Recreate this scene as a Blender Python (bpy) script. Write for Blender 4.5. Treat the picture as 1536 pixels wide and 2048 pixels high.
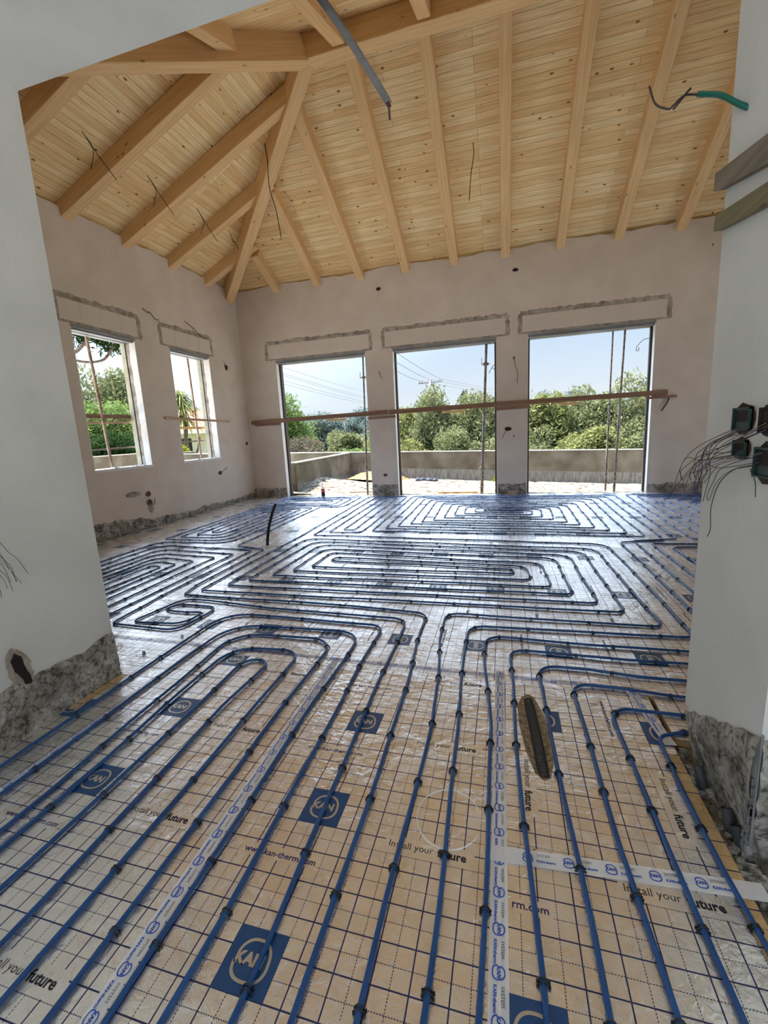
import bpy, bmesh, math, random
import numpy as np
from mathutils import Vector, Matrix

for o in list(bpy.data.objects):
    bpy.data.objects.remove(o)
SC = bpy.context.scene
COL = SC.collection
PI = math.pi

# ------------------------------------------------------------------ camera
F_PX, YAW, PITCH, ROLL = 868.08, 0.27724, -0.17919, -0.05233
EYE = Vector((0.0, 0.0, 1.42))
fw = Vector((-math.sin(YAW) * math.cos(PITCH), math.cos(YAW) * math.cos(PITCH), math.sin(PITCH)))
rt = Vector((math.cos(YAW), math.sin(YAW), 0))
up = rt.cross(fw)
r2 = math.cos(ROLL) * rt + math.sin(ROLL) * up
u2 = -math.sin(ROLL) * rt + math.cos(ROLL) * up
cam = bpy.data.cameras.new('camera')
cam.sensor_fit = 'HORIZONTAL'
cam.sensor_width = 36
cam.lens = F_PX * 36 / 1536
cam.clip_start = 0.02
cam.clip_end = 400
co = bpy.data.objects.new('camera', cam)
COL.objects.link(co)
co.matrix_world = Matrix(((r2.x, u2.x, -fw.x, EYE.x), (r2.y, u2.y, -fw.y, EYE.y), (r2.z, u2.z, -fw.z, EYE.z), (0, 0, 0, 1)))
SC.camera = co

# ------------------------------------------------------------------ light and exposure
SC.view_settings.view_transform = 'Standard'
SC.view_settings.look = 'None'
SC.view_settings.gamma = 1
SC.view_settings.use_curve_mapping = False
SC.view_settings.exposure = 1.74
SC.cycles.use_denoising = True
SC.cycles.max_bounces = 10
SC.cycles.diffuse_bounces = 7
SC.cycles.glossy_bounces = 5
SC.cycles.transparent_max_bounces = 12
SC.cycles.sample_clamp_indirect = 8

W = bpy.data.worlds.new('world')
SC.world = W
W.use_nodes = True
wn, wl = W.node_tree.nodes, W.node_tree.links
wn.clear()
wo = wn.new('ShaderNodeOutputWorld')
bg = wn.new('ShaderNodeBackground')
bg.inputs['Strength'].default_value = 0.765
tc = wn.new('ShaderNodeTexCoord')
sp = wn.new('ShaderNodeSeparateXYZ')
wl.new(tc.outputs['Generated'], sp.inputs[0])
cr = wn.new('ShaderNodeValToRGB')        # clear sky: pale at the horizon, bluer and softer higher up
e = cr.color_ramp.elements
e[0].position = 0.0; e[0].color = (0.27, 0.31, 0.34, 1)
e[1].position = 1.0; e[1].color = (0.2, 0.3, 0.45, 1)
for p, c in ((0.06, (0.31, 0.345, 0.375, 1)), (0.19, (0.235, 0.30, 0.38, 1)), (0.3, (0.46, 0.56, 0.70, 1)), (0.55, (0.42, 0.54, 0.72, 1))):
    k = e.new(p); k.color = c
wl.new(sp.outputs['Z'], cr.inputs[0])
SUN_DIR = Vector((-0.34, 0.10, 0.935)).normalized()      # towards the sun: high, over the left side of the house
dt = wn.new('ShaderNodeVectorMath'); dt.operation = 'DOT_PRODUCT'
wl.new(tc.outputs['Generated'], dt.inputs[0]); dt.inputs[1].default_value = SUN_DIR
m1 = wn.new('ShaderNodeMapRange'); m1.interpolation_type = 'SMOOTHSTEP'   # hazy sky, much brighter around the sun
m1.inputs['From Min'].default_value = 0.25; m1.inputs['From Max'].default_value = 1.0
m1.inputs['To Min'].default_value = 1.0; m1.inputs['To Max'].default_value = 8.0
wl.new(dt.outputs['Value'], m1.inputs['Value'])
mm = wn.new('ShaderNodeVectorMath'); mm.operation = 'SCALE'
wl.new(cr.outputs[0], mm.inputs[0]); wl.new(m1.outputs[0], mm.inputs['Scale'])
wl.new(mm.outputs[0], bg.inputs[0])
wl.new(bg.outputs[0], wo.inputs[0])

sun = bpy.data.lights.new('sun', 'SUN')
sun.energy = 8.5
sun.angle = math.radians(0.6)
sun.color = (1.0, 0.94, 0.84)
so = bpy.data.objects.new('sun', sun)
COL.objects.link(so)
so.rotation_euler = (-SUN_DIR).to_track_quat('-Z', 'Y').to_euler()

# ------------------------------------------------------------------ node helpers
def mat(name, base=(0.8, 0.8, 0.8), rough=0.6, metal=0.0, spec=0.5):
    m = bpy.data.materials.new(name)
    m.use_nodes = True
    b = m.node_tree.nodes['Principled BSDF']
    b.inputs['Base Color'].default_value = (*base, 1)
    b.inputs['Roughness'].default_value = rough
    b.inputs['Metallic'].default_value = metal
    b.inputs['Specular IOR Level'].default_value = spec
    return m, m.node_tree.nodes, m.node_tree.links, b

def nd(n, t, **kw):
    x = n.new('ShaderNode' + t)
    for k, v in kw.items():
        if k in x.inputs:
            x.inputs[k].default_value = v
        else:
            setattr(x, k, v)
    return x

def ramp(n, l, src, stops):
    r = n.new('ShaderNodeValToRGB')
    el = r.color_ramp.elements
    while len(el) < len(stops):
        el.new(0.5)
    for q, (p, c) in zip(el, stops):
        q.position = p
        q.color = (*c, 1) if len(c) == 3 else c
    l.new(src, r.inputs[0])
    return r.outputs[0]

def noise_col(name, cols, scale=6, rough=0.8, bump=0.0, bscale=60, detail=6, stretch=None, lo=0.35, hi=0.65, spec=0.3):
    m, n, l, b = mat(name, rough=rough, spec=spec)
    g = nd(n, 'NewGeometry')
    src = g.outputs['Position']
    if stretch:
        mp = nd(n, 'Mapping'); mp.inputs['Scale'].default_value = stretch
        l.new(src, mp.inputs[0]); src = mp.outputs[0]
    t = nd(n, 'TexNoise', Scale=scale, Detail=detail)
    l.new(src, t.inputs['Vector'])
    k = len(cols)
    st = [(lo + (hi - lo) * i / max(1, k - 1), c) for i, c in enumerate(cols)]
    l.new(ramp(n, l, t.outputs[0], st), b.inputs['Base Color'])
    if bump:
        t2 = nd(n, 'TexNoise', Scale=bscale, Detail=5)
        l.new(src, t2.inputs['Vector'])
        bp = nd(n, 'Bump', Strength=1.0, Distance=bump)
        l.new(t2.outputs[0], bp.inputs['Height']); l.new(bp.outputs[0], b.inputs['Normal'])
    return m

def math_(n, l, op, a, b=None, c=None):
    x = n.new('ShaderNodeMath'); x.operation = op
    for i, v in enumerate((a, b, c)):
        if v is None: continue
        if isinstance(v, (int, float)): x.inputs[i].default_value = v
        else: l.new(v, x.inputs[i])
    return x.outputs[0]

M = {}
M['plaster'] = noise_col('plaster', [(0.61, 0.54, 0.47), (0.64, 0.57, 0.50), (0.67, 0.60, 0.53)], scale=2.2, bump=0.0012, bscale=45, rough=0.9)
M['panel'] = noise_col('smooth_panel', [(0.62, 0.555, 0.49), (0.65, 0.585, 0.52)], scale=3, rough=0.9)
M['pier'] = noise_col('pier_plaster', [(0.66, 0.67, 0.655), (0.70, 0.71, 0.695), (0.73, 0.74, 0.725)], scale=2.5, bump=0.0012, bscale=40, rough=0.9)
M['reveal'] = noise_col('white_reveal', [(0.72, 0.70, 0.66), (0.80, 0.78, 0.74)], scale=5, bump=0.001, rough=0.9)
M['cement'] = noise_col('rough_cement', [(0.24, 0.2, 0.165), (0.36, 0.315, 0.27), (0.46, 0.41, 0.36)], scale=9, bump=0.006, bscale=55, rough=0.95)
def base_mat():
    m, n, l, b = mat('hacked_plaster', rough=0.95, spec=0.2)
    g = nd(n, 'NewGeometry'); P = g.outputs['Position']
    a = nd(n, 'TexNoise', Scale=7, Detail=8, Distortion=0.8); l.new(P, a.inputs['Vector'])
    c = nd(n, 'TexNoise', Scale=42, Detail=8, Distortion=0.5); l.new(P, c.inputs['Vector'])
    col = ramp(n, l, a.outputs[0], [(0.32, (0.2, 0.185, 0.155)), (0.5, (0.42, 0.40, 0.365)), (0.66, (0.62, 0.60, 0.565))])
    fine = ramp(n, l, c.outputs[0], [(0.34, (0.25, 0.235, 0.21)), (0.5, (0.85, 0.85, 0.84)), (0.7, (1.0, 1.0, 1.0))])
    mx = nd(n, 'MixRGB', blend_type='MULTIPLY', Fac=0.9); l.new(col, mx.inputs[1]); l.new(fine, mx.inputs[2])
    w = nd(n, 'TexNoise', Scale=5, Detail=3); l.new(P, w.inputs['Vector'])
    ad = nd(n, 'VectorMath', operation='ADD'); sc = nd(n, 'VectorMath', operation='SCALE'); sc.inputs['Scale'].default_value = 0.25
    l.new(w.outputs['Color'], sc.inputs[0]); l.new(P, ad.inputs[0]); l.new(sc.outputs[0], ad.inputs[1])
    v = nd(n, 'TexVoronoi', feature='DISTANCE_TO_EDGE', Scale=9); l.new(ad.outputs[0], v.inputs['Vector'])
    cr_ = ramp(n, l, v.outputs[0], [(0.0, (0.2, 0.18, 0.15)), (0.035, (1, 1, 1))])
    m2 = nd(n, 'MixRGB', blend_type='MULTIPLY'); l.new(ramp(n, l, a.outputs[0], [(0.45, (0.85, 0.85, 0.85)), (0.55, (0, 0, 0))]), m2.inputs[0])
    l.new(mx.outputs[0], m2.inputs[1]); l.new(cr_, m2.inputs[2]); l.new(m2.outputs[0], b.inputs['Base Color'])
    bp = nd(n, 'Bump', Strength=1.0, Distance=0.02); l.new(c.outputs[0], bp.inputs['Height']); l.new(bp.outputs[0], b.inputs['Normal'])
    return m
M['base'] = base_mat()
M['dark'] = mat('dark_cavity', (0.018, 0.013, 0.011), 0.9)[0]  # near-black; flat patches of it stand for the shade inside holes
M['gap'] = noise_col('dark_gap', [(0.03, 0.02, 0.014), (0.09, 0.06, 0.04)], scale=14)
M['slab'] = noise_col('slab', [(0.11, 0.09, 0.07), (0.24, 0.2, 0.15)], scale=12, bump=0.006, bscale=60)
M['steel'] = noise_col('grey_steel', [(0.22, 0.225, 0.23), (0.30, 0.305, 0.31)], scale=3, rough=0.5)
M['frame'] = mat('dark_frame', (0.06, 0.05, 0.042), 0.6)[0]
M['jamb'] = noise_col('green_grey_jamb', [(0.36, 0.35, 0.26), (0.46, 0.44, 0.34)], scale=9)
M['black'] = mat('black_plastic', (0.012, 0.013, 0.017), 0.45)[0]
M['rust'] = noise_col('weathered_steel', [(0.10, 0.07, 0.05), (0.30, 0.25, 0.2), (0.38, 0.34, 0.29)], scale=22, rough=0.7)
M['bamboo'] = noise_col('weathered_pole', [(0.22, 0.14, 0.10), (0.46, 0.34, 0.25)], scale=9, rough=0.8)
M['greenwire'] = mat('green_wire', (0.015, 0.055, 0.03), 0.5)[0]
M['greenpipe'] = mat('green_conduit', (0.0, 0.115, 0.085), 0.45)[0]
M['brownwire'] = mat('brown_wire', (0.075, 0.05, 0.035), 0.5)[0]
M['bluewire'] = mat('blue_wire', (0.02, 0.04, 0.14), 0.5)[0]
M['greywire'] = mat('grey_wire', (0.17, 0.16, 0.15), 0.6)[0]
M['greenbox'] = mat('green_box', (0.004, 0.03, 0.022), 0.5)[0]
M['redbox'] = mat('dark_red_box', (0.07, 0.01, 0.012), 0.6)[0]
M['cable'] = mat('dark_cable', (0.02, 0.013, 0.016), 0.5)[0]
M['greystrip'] = noise_col('grey_strip', [(0.17, 0.175, 0.18), (0.23, 0.235, 0.24)], scale=20, rough=0.45)
M['red'] = mat('red_label', (0.6, 0.02, 0.03), 0.4)[0]
M['cola'] = mat('dark_liquid', (0.02, 0.008, 0.006), 0.1)[0]
M['white'] = mat('white_plastic', (0.7, 0.7, 0.68), 0.4)[0]
M['tealplastic'] = mat('dark_grey_plastic', (0.06, 0.065, 0.075), 0.5)[0]
M['printblue'] = mat('print_blue', (0.006, 0.062, 0.2), 0.32, 0.0, 0.6)[0]
M['printnavy'] = mat('print_navy', (0.02, 0.025, 0.13), 0.35)[0]
M['printfoil'] = mat('print_light', (0.6, 0.55, 0.46), 0.3, 0.6)[0]
M['tapeblue'] = mat('tape_blue', (0.015, 0.085, 0.5), 0.4)[0]
M['mortar'] = noise_col('brown_mortar', [(0.2, 0.145, 0.085), (0.36, 0.28, 0.175), (0.46, 0.37, 0.25)], scale=45, bump=0.004, bscale=160)
M['card'] = noise_col('tan_board_edge', [(0.42, 0.27, 0.1), (0.55, 0.37, 0.16)], scale=8)
M['gwall'] = noise_col('garden_wall_render', [(0.075, 0.058, 0.036), (0.105, 0.084, 0.054), (0.15, 0.125, 0.088)], scale=1.6, bump=0.004, detail=8, rough=0.95)
M['gwallfoot'] = noise_col('garden_wall_foot', [(0.10, 0.085, 0.068), (0.19, 0.168, 0.14)], scale=7, rough=0.95, stretch=(3, 3, 0.5))
M['gtop'] = noise_col('sunlit_wall_top', [(0.26, 0.235, 0.19), (0.32, 0.29, 0.245)], scale=5)  # lighter colour stands for sun on the garden wall tops
M['sand'] = noise_col('pale_rubble_ground', [(0.03, 0.022, 0.013), (0.13, 0.105, 0.072), (0.27, 0.232, 0.18)], scale=7, bump=0.05, bscale=9, rough=0.95, detail=9, lo=0.36, hi=0.6)
M['bounce_ground'] = noise_col('pale_bounce_ground', [(0.5, 0.46, 0.4), (0.62, 0.58, 0.52)], scale=2)  # little-seen ground, made pale to bounce daylight onto the ceiling
M['soil'] = noise_col('orange_soil', [(0.13, 0.06, 0.02), (0.22, 0.125, 0.055)], scale=5, bump=0.02, bscale=12)
M['field'] = noise_col('field_ground', [(0.1, 0.12, 0.04), (0.26, 0.24, 0.12)], scale=1.2)
M['trunk'] = noise_col('bark', [(0.06, 0.045, 0.035), (0.16, 0.12, 0.09)], scale=12)
M['roof'] = noise_col('red_tiles', [(0.33, 0.12, 0.07), (0.5, 0.22, 0.13)], scale=3)
M['cream'] = noise_col('cream_wall', [(0.5, 0.46, 0.38), (0.6, 0.56, 0.48)], scale=1)
M['whitewall'] = noise_col('white_wall', [(0.62, 0.6, 0.52), (0.7, 0.68, 0.6)], scale=2)
M['polegrey'] = mat('pole_grey', (0.2, 0.17, 0.17), 0.7)[0]
M['cable_far'] = mat('far_cable', (0.14, 0.14, 0.16), 0.7)[0]

def pipe_mat():
    m, n, l, b = mat('blue_pipe', (0.008, 0.06, 0.21), 0.36, 0.0, 0.5)
    g = nd(n, 'NewGeometry'); t = nd(n, 'TexNoise', Scale=5, Detail=3)
    l.new(g.outputs['Position'], t.inputs['Vector'])
    l.new(ramp(n, l, t.outputs[0], [(0.35, (0.009, 0.065, 0.235)), (0.65, (0.014, 0.088, 0.29))]), b.inputs['Base Color'])
    return m
M['pipe'] = pipe_mat()

def leafmat(name, a, b_, c):
    m = bpy.data.materials.new(name); m.use_nodes = True
    n, l = m.node_tree.nodes, m.node_tree.links
    n.clear()
    o = nd(n, 'OutputMaterial'); g = nd(n, 'NewGeometry')
    t = nd(n, 'TexNoise', Scale=2.6, Detail=5)
    l.new(g.outputs['Position'], t.inputs['Vector'])
    a, b_, c = (tuple(0.38 * q for q in k) for k in (a, b_, c))
    col = ramp(n, l, t.outputs[0], [(0.3, a), (0.5, b_), (0.72, c)])
    d = nd(n, 'BsdfDiffuse'); tr = nd(n, 'BsdfTranslucent'); mx = nd(n, 'MixShader')
    mx.inputs[0].default_value = 0.32
    l.new(col, d.inputs[0]); l.new(col, tr.inputs[0])
    l.new(d.outputs[0], mx.inputs[1]); l.new(tr.outputs[0], mx.inputs[2]); l.new(mx.outputs[0], o.inputs[0])
    return m
M['olive'] = leafmat('olive_leaves', (0.20, 0.225, 0.10), (0.34, 0.365, 0.17), (0.50, 0.50, 0.26))
M['olive_warm'] = leafmat('yellow_green_leaves', (0.23, 0.26, 0.08), (0.40, 0.42, 0.15), (0.55, 0.54, 0.25))
M['bright'] = leafmat('bright_leaves', (0.15, 0.26, 0.06), (0.3, 0.43, 0.13), (0.48, 0.58, 0.24))
M['deep'] = leafmat('deep_leaves', (0.025, 0.06, 0.02), (0.05, 0.1, 0.03), (0.1, 0.16, 0.06))
M['bluegreen'] = leafmat('hazy_leaves', (0.22, 0.3, 0.29), (0.28, 0.36, 0.33), (0.35, 0.43, 0.38))  # distance haze put into the leaf colour
M['brownbush'] = leafmat('dry_leaves', (0.17, 0.13, 0.09), (0.27, 0.22, 0.16), (0.33, 0.28, 0.2))
M['yellow'] = leafmat('yellow_leaves', (0.3, 0.36, 0.03), (0.52, 0.55, 0.06), (0.65, 0.62, 0.12))

def boards_mat():
    """tongue and groove spruce: board run along U, board width 0.115 m across V"""
    m, n, l, b = mat('ceiling_boards', rough=0.55, spec=0.35)
    uv = nd(n, 'UVMap')
    br = nd(n, 'TexBrick', offset=0.37, offset_frequency=3, squash=1.0)
    br.inputs['Scale'].default_value = 1.0
    br.inputs['Brick Width'].default_value = 3.4
    br.inputs['Row Height'].default_value = 0.096
    br.inputs['Mortar Size'].default_value = 0.0032
    br.inputs['Mortar Smooth'].default_value = 0.3
    br.inputs['Bias'].default_value = 0.0
    br.inputs['Color1'].default_value = (0, 0, 0, 1)
    br.inputs['Color2'].default_value = (1, 1, 1, 1)
    br.inputs['Mortar'].default_value = (0.5, 0.5, 0.5, 1)
    l.new(uv.outputs[0], br.inputs['Vector'])
    bc = ramp(n, l, br.outputs['Color'], [(0.0, (0.82, 0.56, 0.26)), (0.5, (0.89, 0.65, 0.325)), (1.0, (0.94, 0.75, 0.43))])
    mp = nd(n, 'Mapping'); mp.inputs['Scale'].default_value = (1.1, 26, 1)
    l.new(uv.outputs[0], mp.inputs[0])
    t = nd(n, 'TexNoise', Scale=2.0, Detail=5, Distortion=0.6)
    l.new(mp.outputs[0], t.inputs['Vector'])
    gr = ramp(n, l, t.outputs[0], [(0.3, (0.74, 0.70, 0.62)), (0.6, (1, 1, 1))])
    mx = nd(n, 'MixRGB', blend_type='MULTIPLY', Fac=0.9)
    l.new(bc, mx.inputs[1]); l.new(gr, mx.inputs[2])
    mk = nd(n, 'Mapping'); mk.inputs['Scale'].default_value = (4.2, 8.5, 1)
    l.new(uv.outputs[0], mk.inputs[0])
    vo = nd(n, 'TexVoronoi', Scale=1.0, Randomness=1.0)
    l.new(mk.outputs[0], vo.inputs['Vector'])
    kn = ramp(n, l, vo.outputs['Distance'], [(0.08, (0.30, 0.16, 0.07)), (0.15, (1, 1, 1))])
    # only some cells keep their knot
    sel = nd(n, 'SeparateColor'); l.new(vo.outputs['Color'], sel.inputs[0])
    keep = math_(n, l, 'GREATER_THAN', sel.outputs[0], 0.35)
    m2 = nd(n, 'MixRGB', blend_type='MULTIPLY')
    l.new(keep, m2.inputs[0]); l.new(mx.outputs[0], m2.inputs[1]); l.new(kn, m2.inputs[2])
    mo = nd(n, 'MixRGB', blend_type='MULTIPLY')
    l.new(math_(n, l, 'MULTIPLY', br.outputs['Fac'], 0.8), mo.inputs[0])
    l.new(m2.outputs[0], mo.inputs[1]); mo.inputs[2].default_value = (0.45, 0.32, 0.2, 1)
    l.new(mo.outputs[0], b.inputs['Base Color'])
    bp = nd(n, 'Bump', Strength=0.6, Distance=0.004); bp.invert = True
    l.new(br.outputs['Fac'], bp.inputs['Height']); l.new(bp.outputs[0], b.inputs['Normal'])
    return m
M['boards'] = boards_mat()

def beam_mat(name, c1, c2, knot=(0.28, 0.15, 0.07), stretch=(1.0, 26, 26)):
    m, n, l, b = mat(name, rough=0.6, spec=0.3)
    uv = nd(n, 'UVMap')
    mp = nd(n, 'Mapping'); mp.inputs['Scale'].default_value = stretch
    l.new(uv.outputs[0], mp.inputs[0])
    t = nd(n, 'TexNoise', Scale=1.3, Detail=5, Distortion=0.5)
    l.new(mp.outputs[0], t.inputs['Vector'])
    c = ramp(n, l, t.outputs[0], [(0.3, c1), (0.68, c2)])
    mk = nd(n, 'Mapping'); mk.inputs['Scale'].default_value = (2.6, 7, 1)
    l.new(uv.outputs[0], mk.inputs[0])
    vo = nd(n, 'TexVoronoi', Scale=1.0)
    l.new(mk.outputs[0], vo.inputs['Vector'])
    kn = ramp(n, l, vo.outputs['Distance'], [(0.05, knot), (0.1, (1, 1, 1))])
    m2 = nd(n, 'MixRGB', blend_type='MULTIPLY', Fac=0.8)
    l.new(c, m2.inputs[1]); l.new(kn, m2.inputs[2])
    l.new(m2.outputs[0], b.inputs['Base Color'])
    return m
M['beam'] = beam_mat('glulam_beam', (0.66, 0.42, 0.19), (0.78, 0.54, 0.28))
M['plank'] = beam_mat('brown_batten', (0.17, 0.09, 0.055), (0.33, 0.2, 0.13))
M['paleplank'] = beam_mat('pale_lath', (0.4, 0.27, 0.16), (0.55, 0.4, 0.26))
M['yplank'] = beam_mat('yellow_offcut', (0.6, 0.38, 0.14), (0.75, 0.52, 0.24))
M['oldplank'] = beam_mat('weathered_board', (0.15, 0.125, 0.095), (0.27, 0.235, 0.19))
M['oldplank2'] = beam_mat('olive_board', (0.16, 0.14, 0.075), (0.24, 0.21, 0.13))

GP = 0.0516                                  # grid pitch printed on the foil
def foil_mat(name, ox, oy, seed, ax, tan=False):
    """aluminised insulation film; printed grid every 2 pitches with dashed lines between, creased and shiny"""
    m, n, l, b = mat(name, rough=0.3, metal=0.9, spec=0.6)
    g = nd(n, 'NewGeometry'); s = nd(n, 'SeparateXYZ'); l.new(g.outputs['Position'], s.inputs[0])
    x = math_(n, l, 'DIVIDE', math_(n, l, 'SUBTRACT', s.outputs[0], ox), GP)
    y = math_(n, l, 'DIVIDE', math_(n, l, 'SUBTRACT', s.outputs[1], oy), GP)
    def line(c, w, period=1.0, off=0.0):
        d = math_(n, l, 'ABSOLUTE', math_(n, l, 'SUBTRACT', math_(n, l, 'FRACT', math_(n, l, 'ADD', math_(n, l, 'DIVIDE', math_(n, l, 'SUBTRACT', c, off), period), 0.5)), 0.5))
        return math_(n, l, 'LESS_THAN', math_(n, l, 'MULTIPLY', d, period), w)
    def dash(c):
        return math_(n, l, 'GREATER_THAN', math_(n, l, 'FRACT', math_(n, l, 'MULTIPLY', c, 7.0)), 0.35)
    tx, ty = line(x, 0.04, 2.0), line(y, 0.04, 2.0)
    dx, dy = math_(n, l, 'MULTIPLY', line(x, 0.022, 2.0, 1.0), dash(y)), math_(n, l, 'MULTIPLY', line(y, 0.022, 2.0, 1.0), dash(x))
    tot = math_(n, l, 'MAXIMUM', math_(n, l, 'MAXIMUM', tx, ty), math_(n, l, 'MAXIMUM', dx, dy))
    # no grid behind the lettering rows: local frame with u across the roll, v along it
    u, v = (x, y) if ax == 0 else (math_(n, l, 'MULTIPLY', y, -1.0), x)
    fu = math_(n, l, 'MODULO', math_(n, l, 'ADD', u, 403.2), 20.0)      # 0..20 pitches, www centred near 3.2
    fv = math_(n, l, 'FRACT', math_(n, l, 'DIVIDE', math_(n, l, 'ADD', v, 400.0), 10.0))
    def band(c, a, b2):
        return math_(n, l, 'MULTIPLY', math_(n, l, 'GREATER_THAN', c, a), math_(n, l, 'LESS_THAN', c, b2))
    w1 = math_(n, l, 'MULTIPLY', band(fu, 0.2, 6.0), band(fv, 0.685, 0.775))
    w2 = math_(n, l, 'MULTIPLY', band(fu, 9.9, 15.9), math_(n, l, 'MAXIMUM', math_(n, l, 'GREATER_THAN', fv, 0.905), math_(n, l, 'LESS_THAN', fv, 0.035)))
    tot = math_(n, l, 'MULTIPLY', tot, math_(n, l, 'SUBTRACT', 1.0, math_(n, l, 'MAXIMUM', w1, w2)))
    t = nd(n, 'TexNoise', Scale=7 + seed, Detail=5)
    l.new(g.outputs['Position'], t.inputs['Vector'])
    base = ramp(n, l, t.outputs[0], [(0.35, (0.90, 0.87, 0.83)), (0.65, (0.96, 0.935, 0.90))])
    if tan: base = ramp(n, l, t.outputs[0], [(0.35, (0.50, 0.33, 0.15)), (0.65, (0.62, 0.43, 0.21))])
    mx = nd(n, 'MixRGB'); l.new(tot, mx.inputs[0]); l.new(base, mx.inputs[1]); mx.inputs[2].default_value = (0.02, 0.025, 0.10, 1)
    l.new(mx.outputs[0], b.inputs['Base Color'])
    l.new(math_(n, l, 'MULTIPLY', math_(n, l, 'SUBTRACT', 1.0, tot), 0.82), b.inputs['Metallic'])
    if tan: l.remove(b.inputs['Metallic'].links[0]); b.inputs['Metallic'].default_value = 0.0
    # creases: fine crackle + broad waves
    a1 = nd(n, 'TexNoise', Scale=38, Detail=4, Distortion=1.4); l.new(g.outputs['Position'], a1.inputs['Vector'])
    a2 = nd(n, 'TexNoise', Scale=5, Detail=3, Distortion=0.6); l.new(g.outputs['Position'], a2.inputs['Vector'])
    mp = nd(n, 'Mapping'); mp.inputs['Scale'].default_value = (7, 60, 1) if ax == 1 else (22, 30, 1)
    mp.inputs['Rotation'].default_value = (0, 0, 0.25)
    l.new(g.outputs['Position'], mp.inputs[0])
    a3 = nd(n, 'TexNoise', Scale=1.0, Detail=3); l.new(mp.outputs[0], a3.inputs['Vector'])
    msk = nd(n, 'TexNoise', Scale=1.7, Detail=2); l.new(g.outputs['Position'], msk.inputs['Vector'])
    mk = math_(n, l, 'MULTIPLY', ramp(n, l, msk.outputs[0], [(0.45, (0, 0, 0)), (0.62, (1, 1, 1))]), 0.006)
    h = math_(n, l, 'ADD', math_(n, l, 'MULTIPLY', a1.outputs[0], 0.0026), math_(n, l, 'ADD', math_(n, l, 'MULTIPLY', a2.outputs[0], 0.012), math_(n, l, 'MULTIPLY', a3.outputs[0], mk)))
    bp = nd(n, 'Bump', Strength=1.0, Distance=1.0)
    l.new(h, bp.inputs['Height']); l.new(bp.outputs[0], b.inputs['Normal'])
    rg = ramp(n, l, a2.outputs[0], [(0.3, (0.22, 0.22, 0.22)), (0.7, (0.32, 0.32, 0.32))])
    l.new(rg, b.inputs['Roughness'])
    return m

def film_mat(name, col, alpha, rough=0.15):
    m = bpy.data.materials.new(name); m.use_nodes = True
    b = m.node_tree.nodes['Principled BSDF']
    b.inputs['Base Color'].default_value = (*col, 1); b.inputs['Alpha'].default_value = alpha; b.inputs['Roughness'].default_value = rough
    return m
M['tape'] = film_mat('clear_tape', (0.9, 0.92, 0.95), 0.68)
M['tapefaint'] = film_mat('faint_tape', (0.5, 0.45, 0.5), 0.22)
M['clearpet'] = film_mat('clear_bottle', (0.8, 0.82, 0.82), 0.45, 0.08)

# ------------------------------------------------------------------ mesh helpers
def link(name, me, m=None, parent=None, label=None, cat=None, group=None, kind=None, smooth=False):
    o = bpy.data.objects.new(name, me)
    COL.objects.link(o)
    if m is not None:
        for q in (m if isinstance(m, (list, tuple)) else [m]):
            if len(me.materials) < (len(m) if isinstance(m, (list, tuple)) else 1): me.materials.append(q)
    if parent: o.parent = parent
    if smooth:
        me.polygons.foreach_set('use_smooth', [True] * len(me.polygons))
    tag(o, label, cat, group, kind)
    return o

def tag(o, label=None, cat=None, group=None, kind=None):
    if label: o['label'] = label
    if cat: o['category'] = cat
    if group: o['group'] = group
    if kind: o['kind'] = kind

def thing(name, label, cat, loc=(0, 0, 0), group=None):
    o = bpy.data.objects.new(name, None)
    COL.objects.link(o)
    o.location = loc
    o.empty_display_size = 0.1
    tag(o, label, cat, group)
    return o

def child(o, p):
    """parent o (built in world space) to empty p without moving it"""
    o.parent = p
    o.matrix_parent_inverse = Matrix.Translation(p.location).inverted()
    return o

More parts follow.
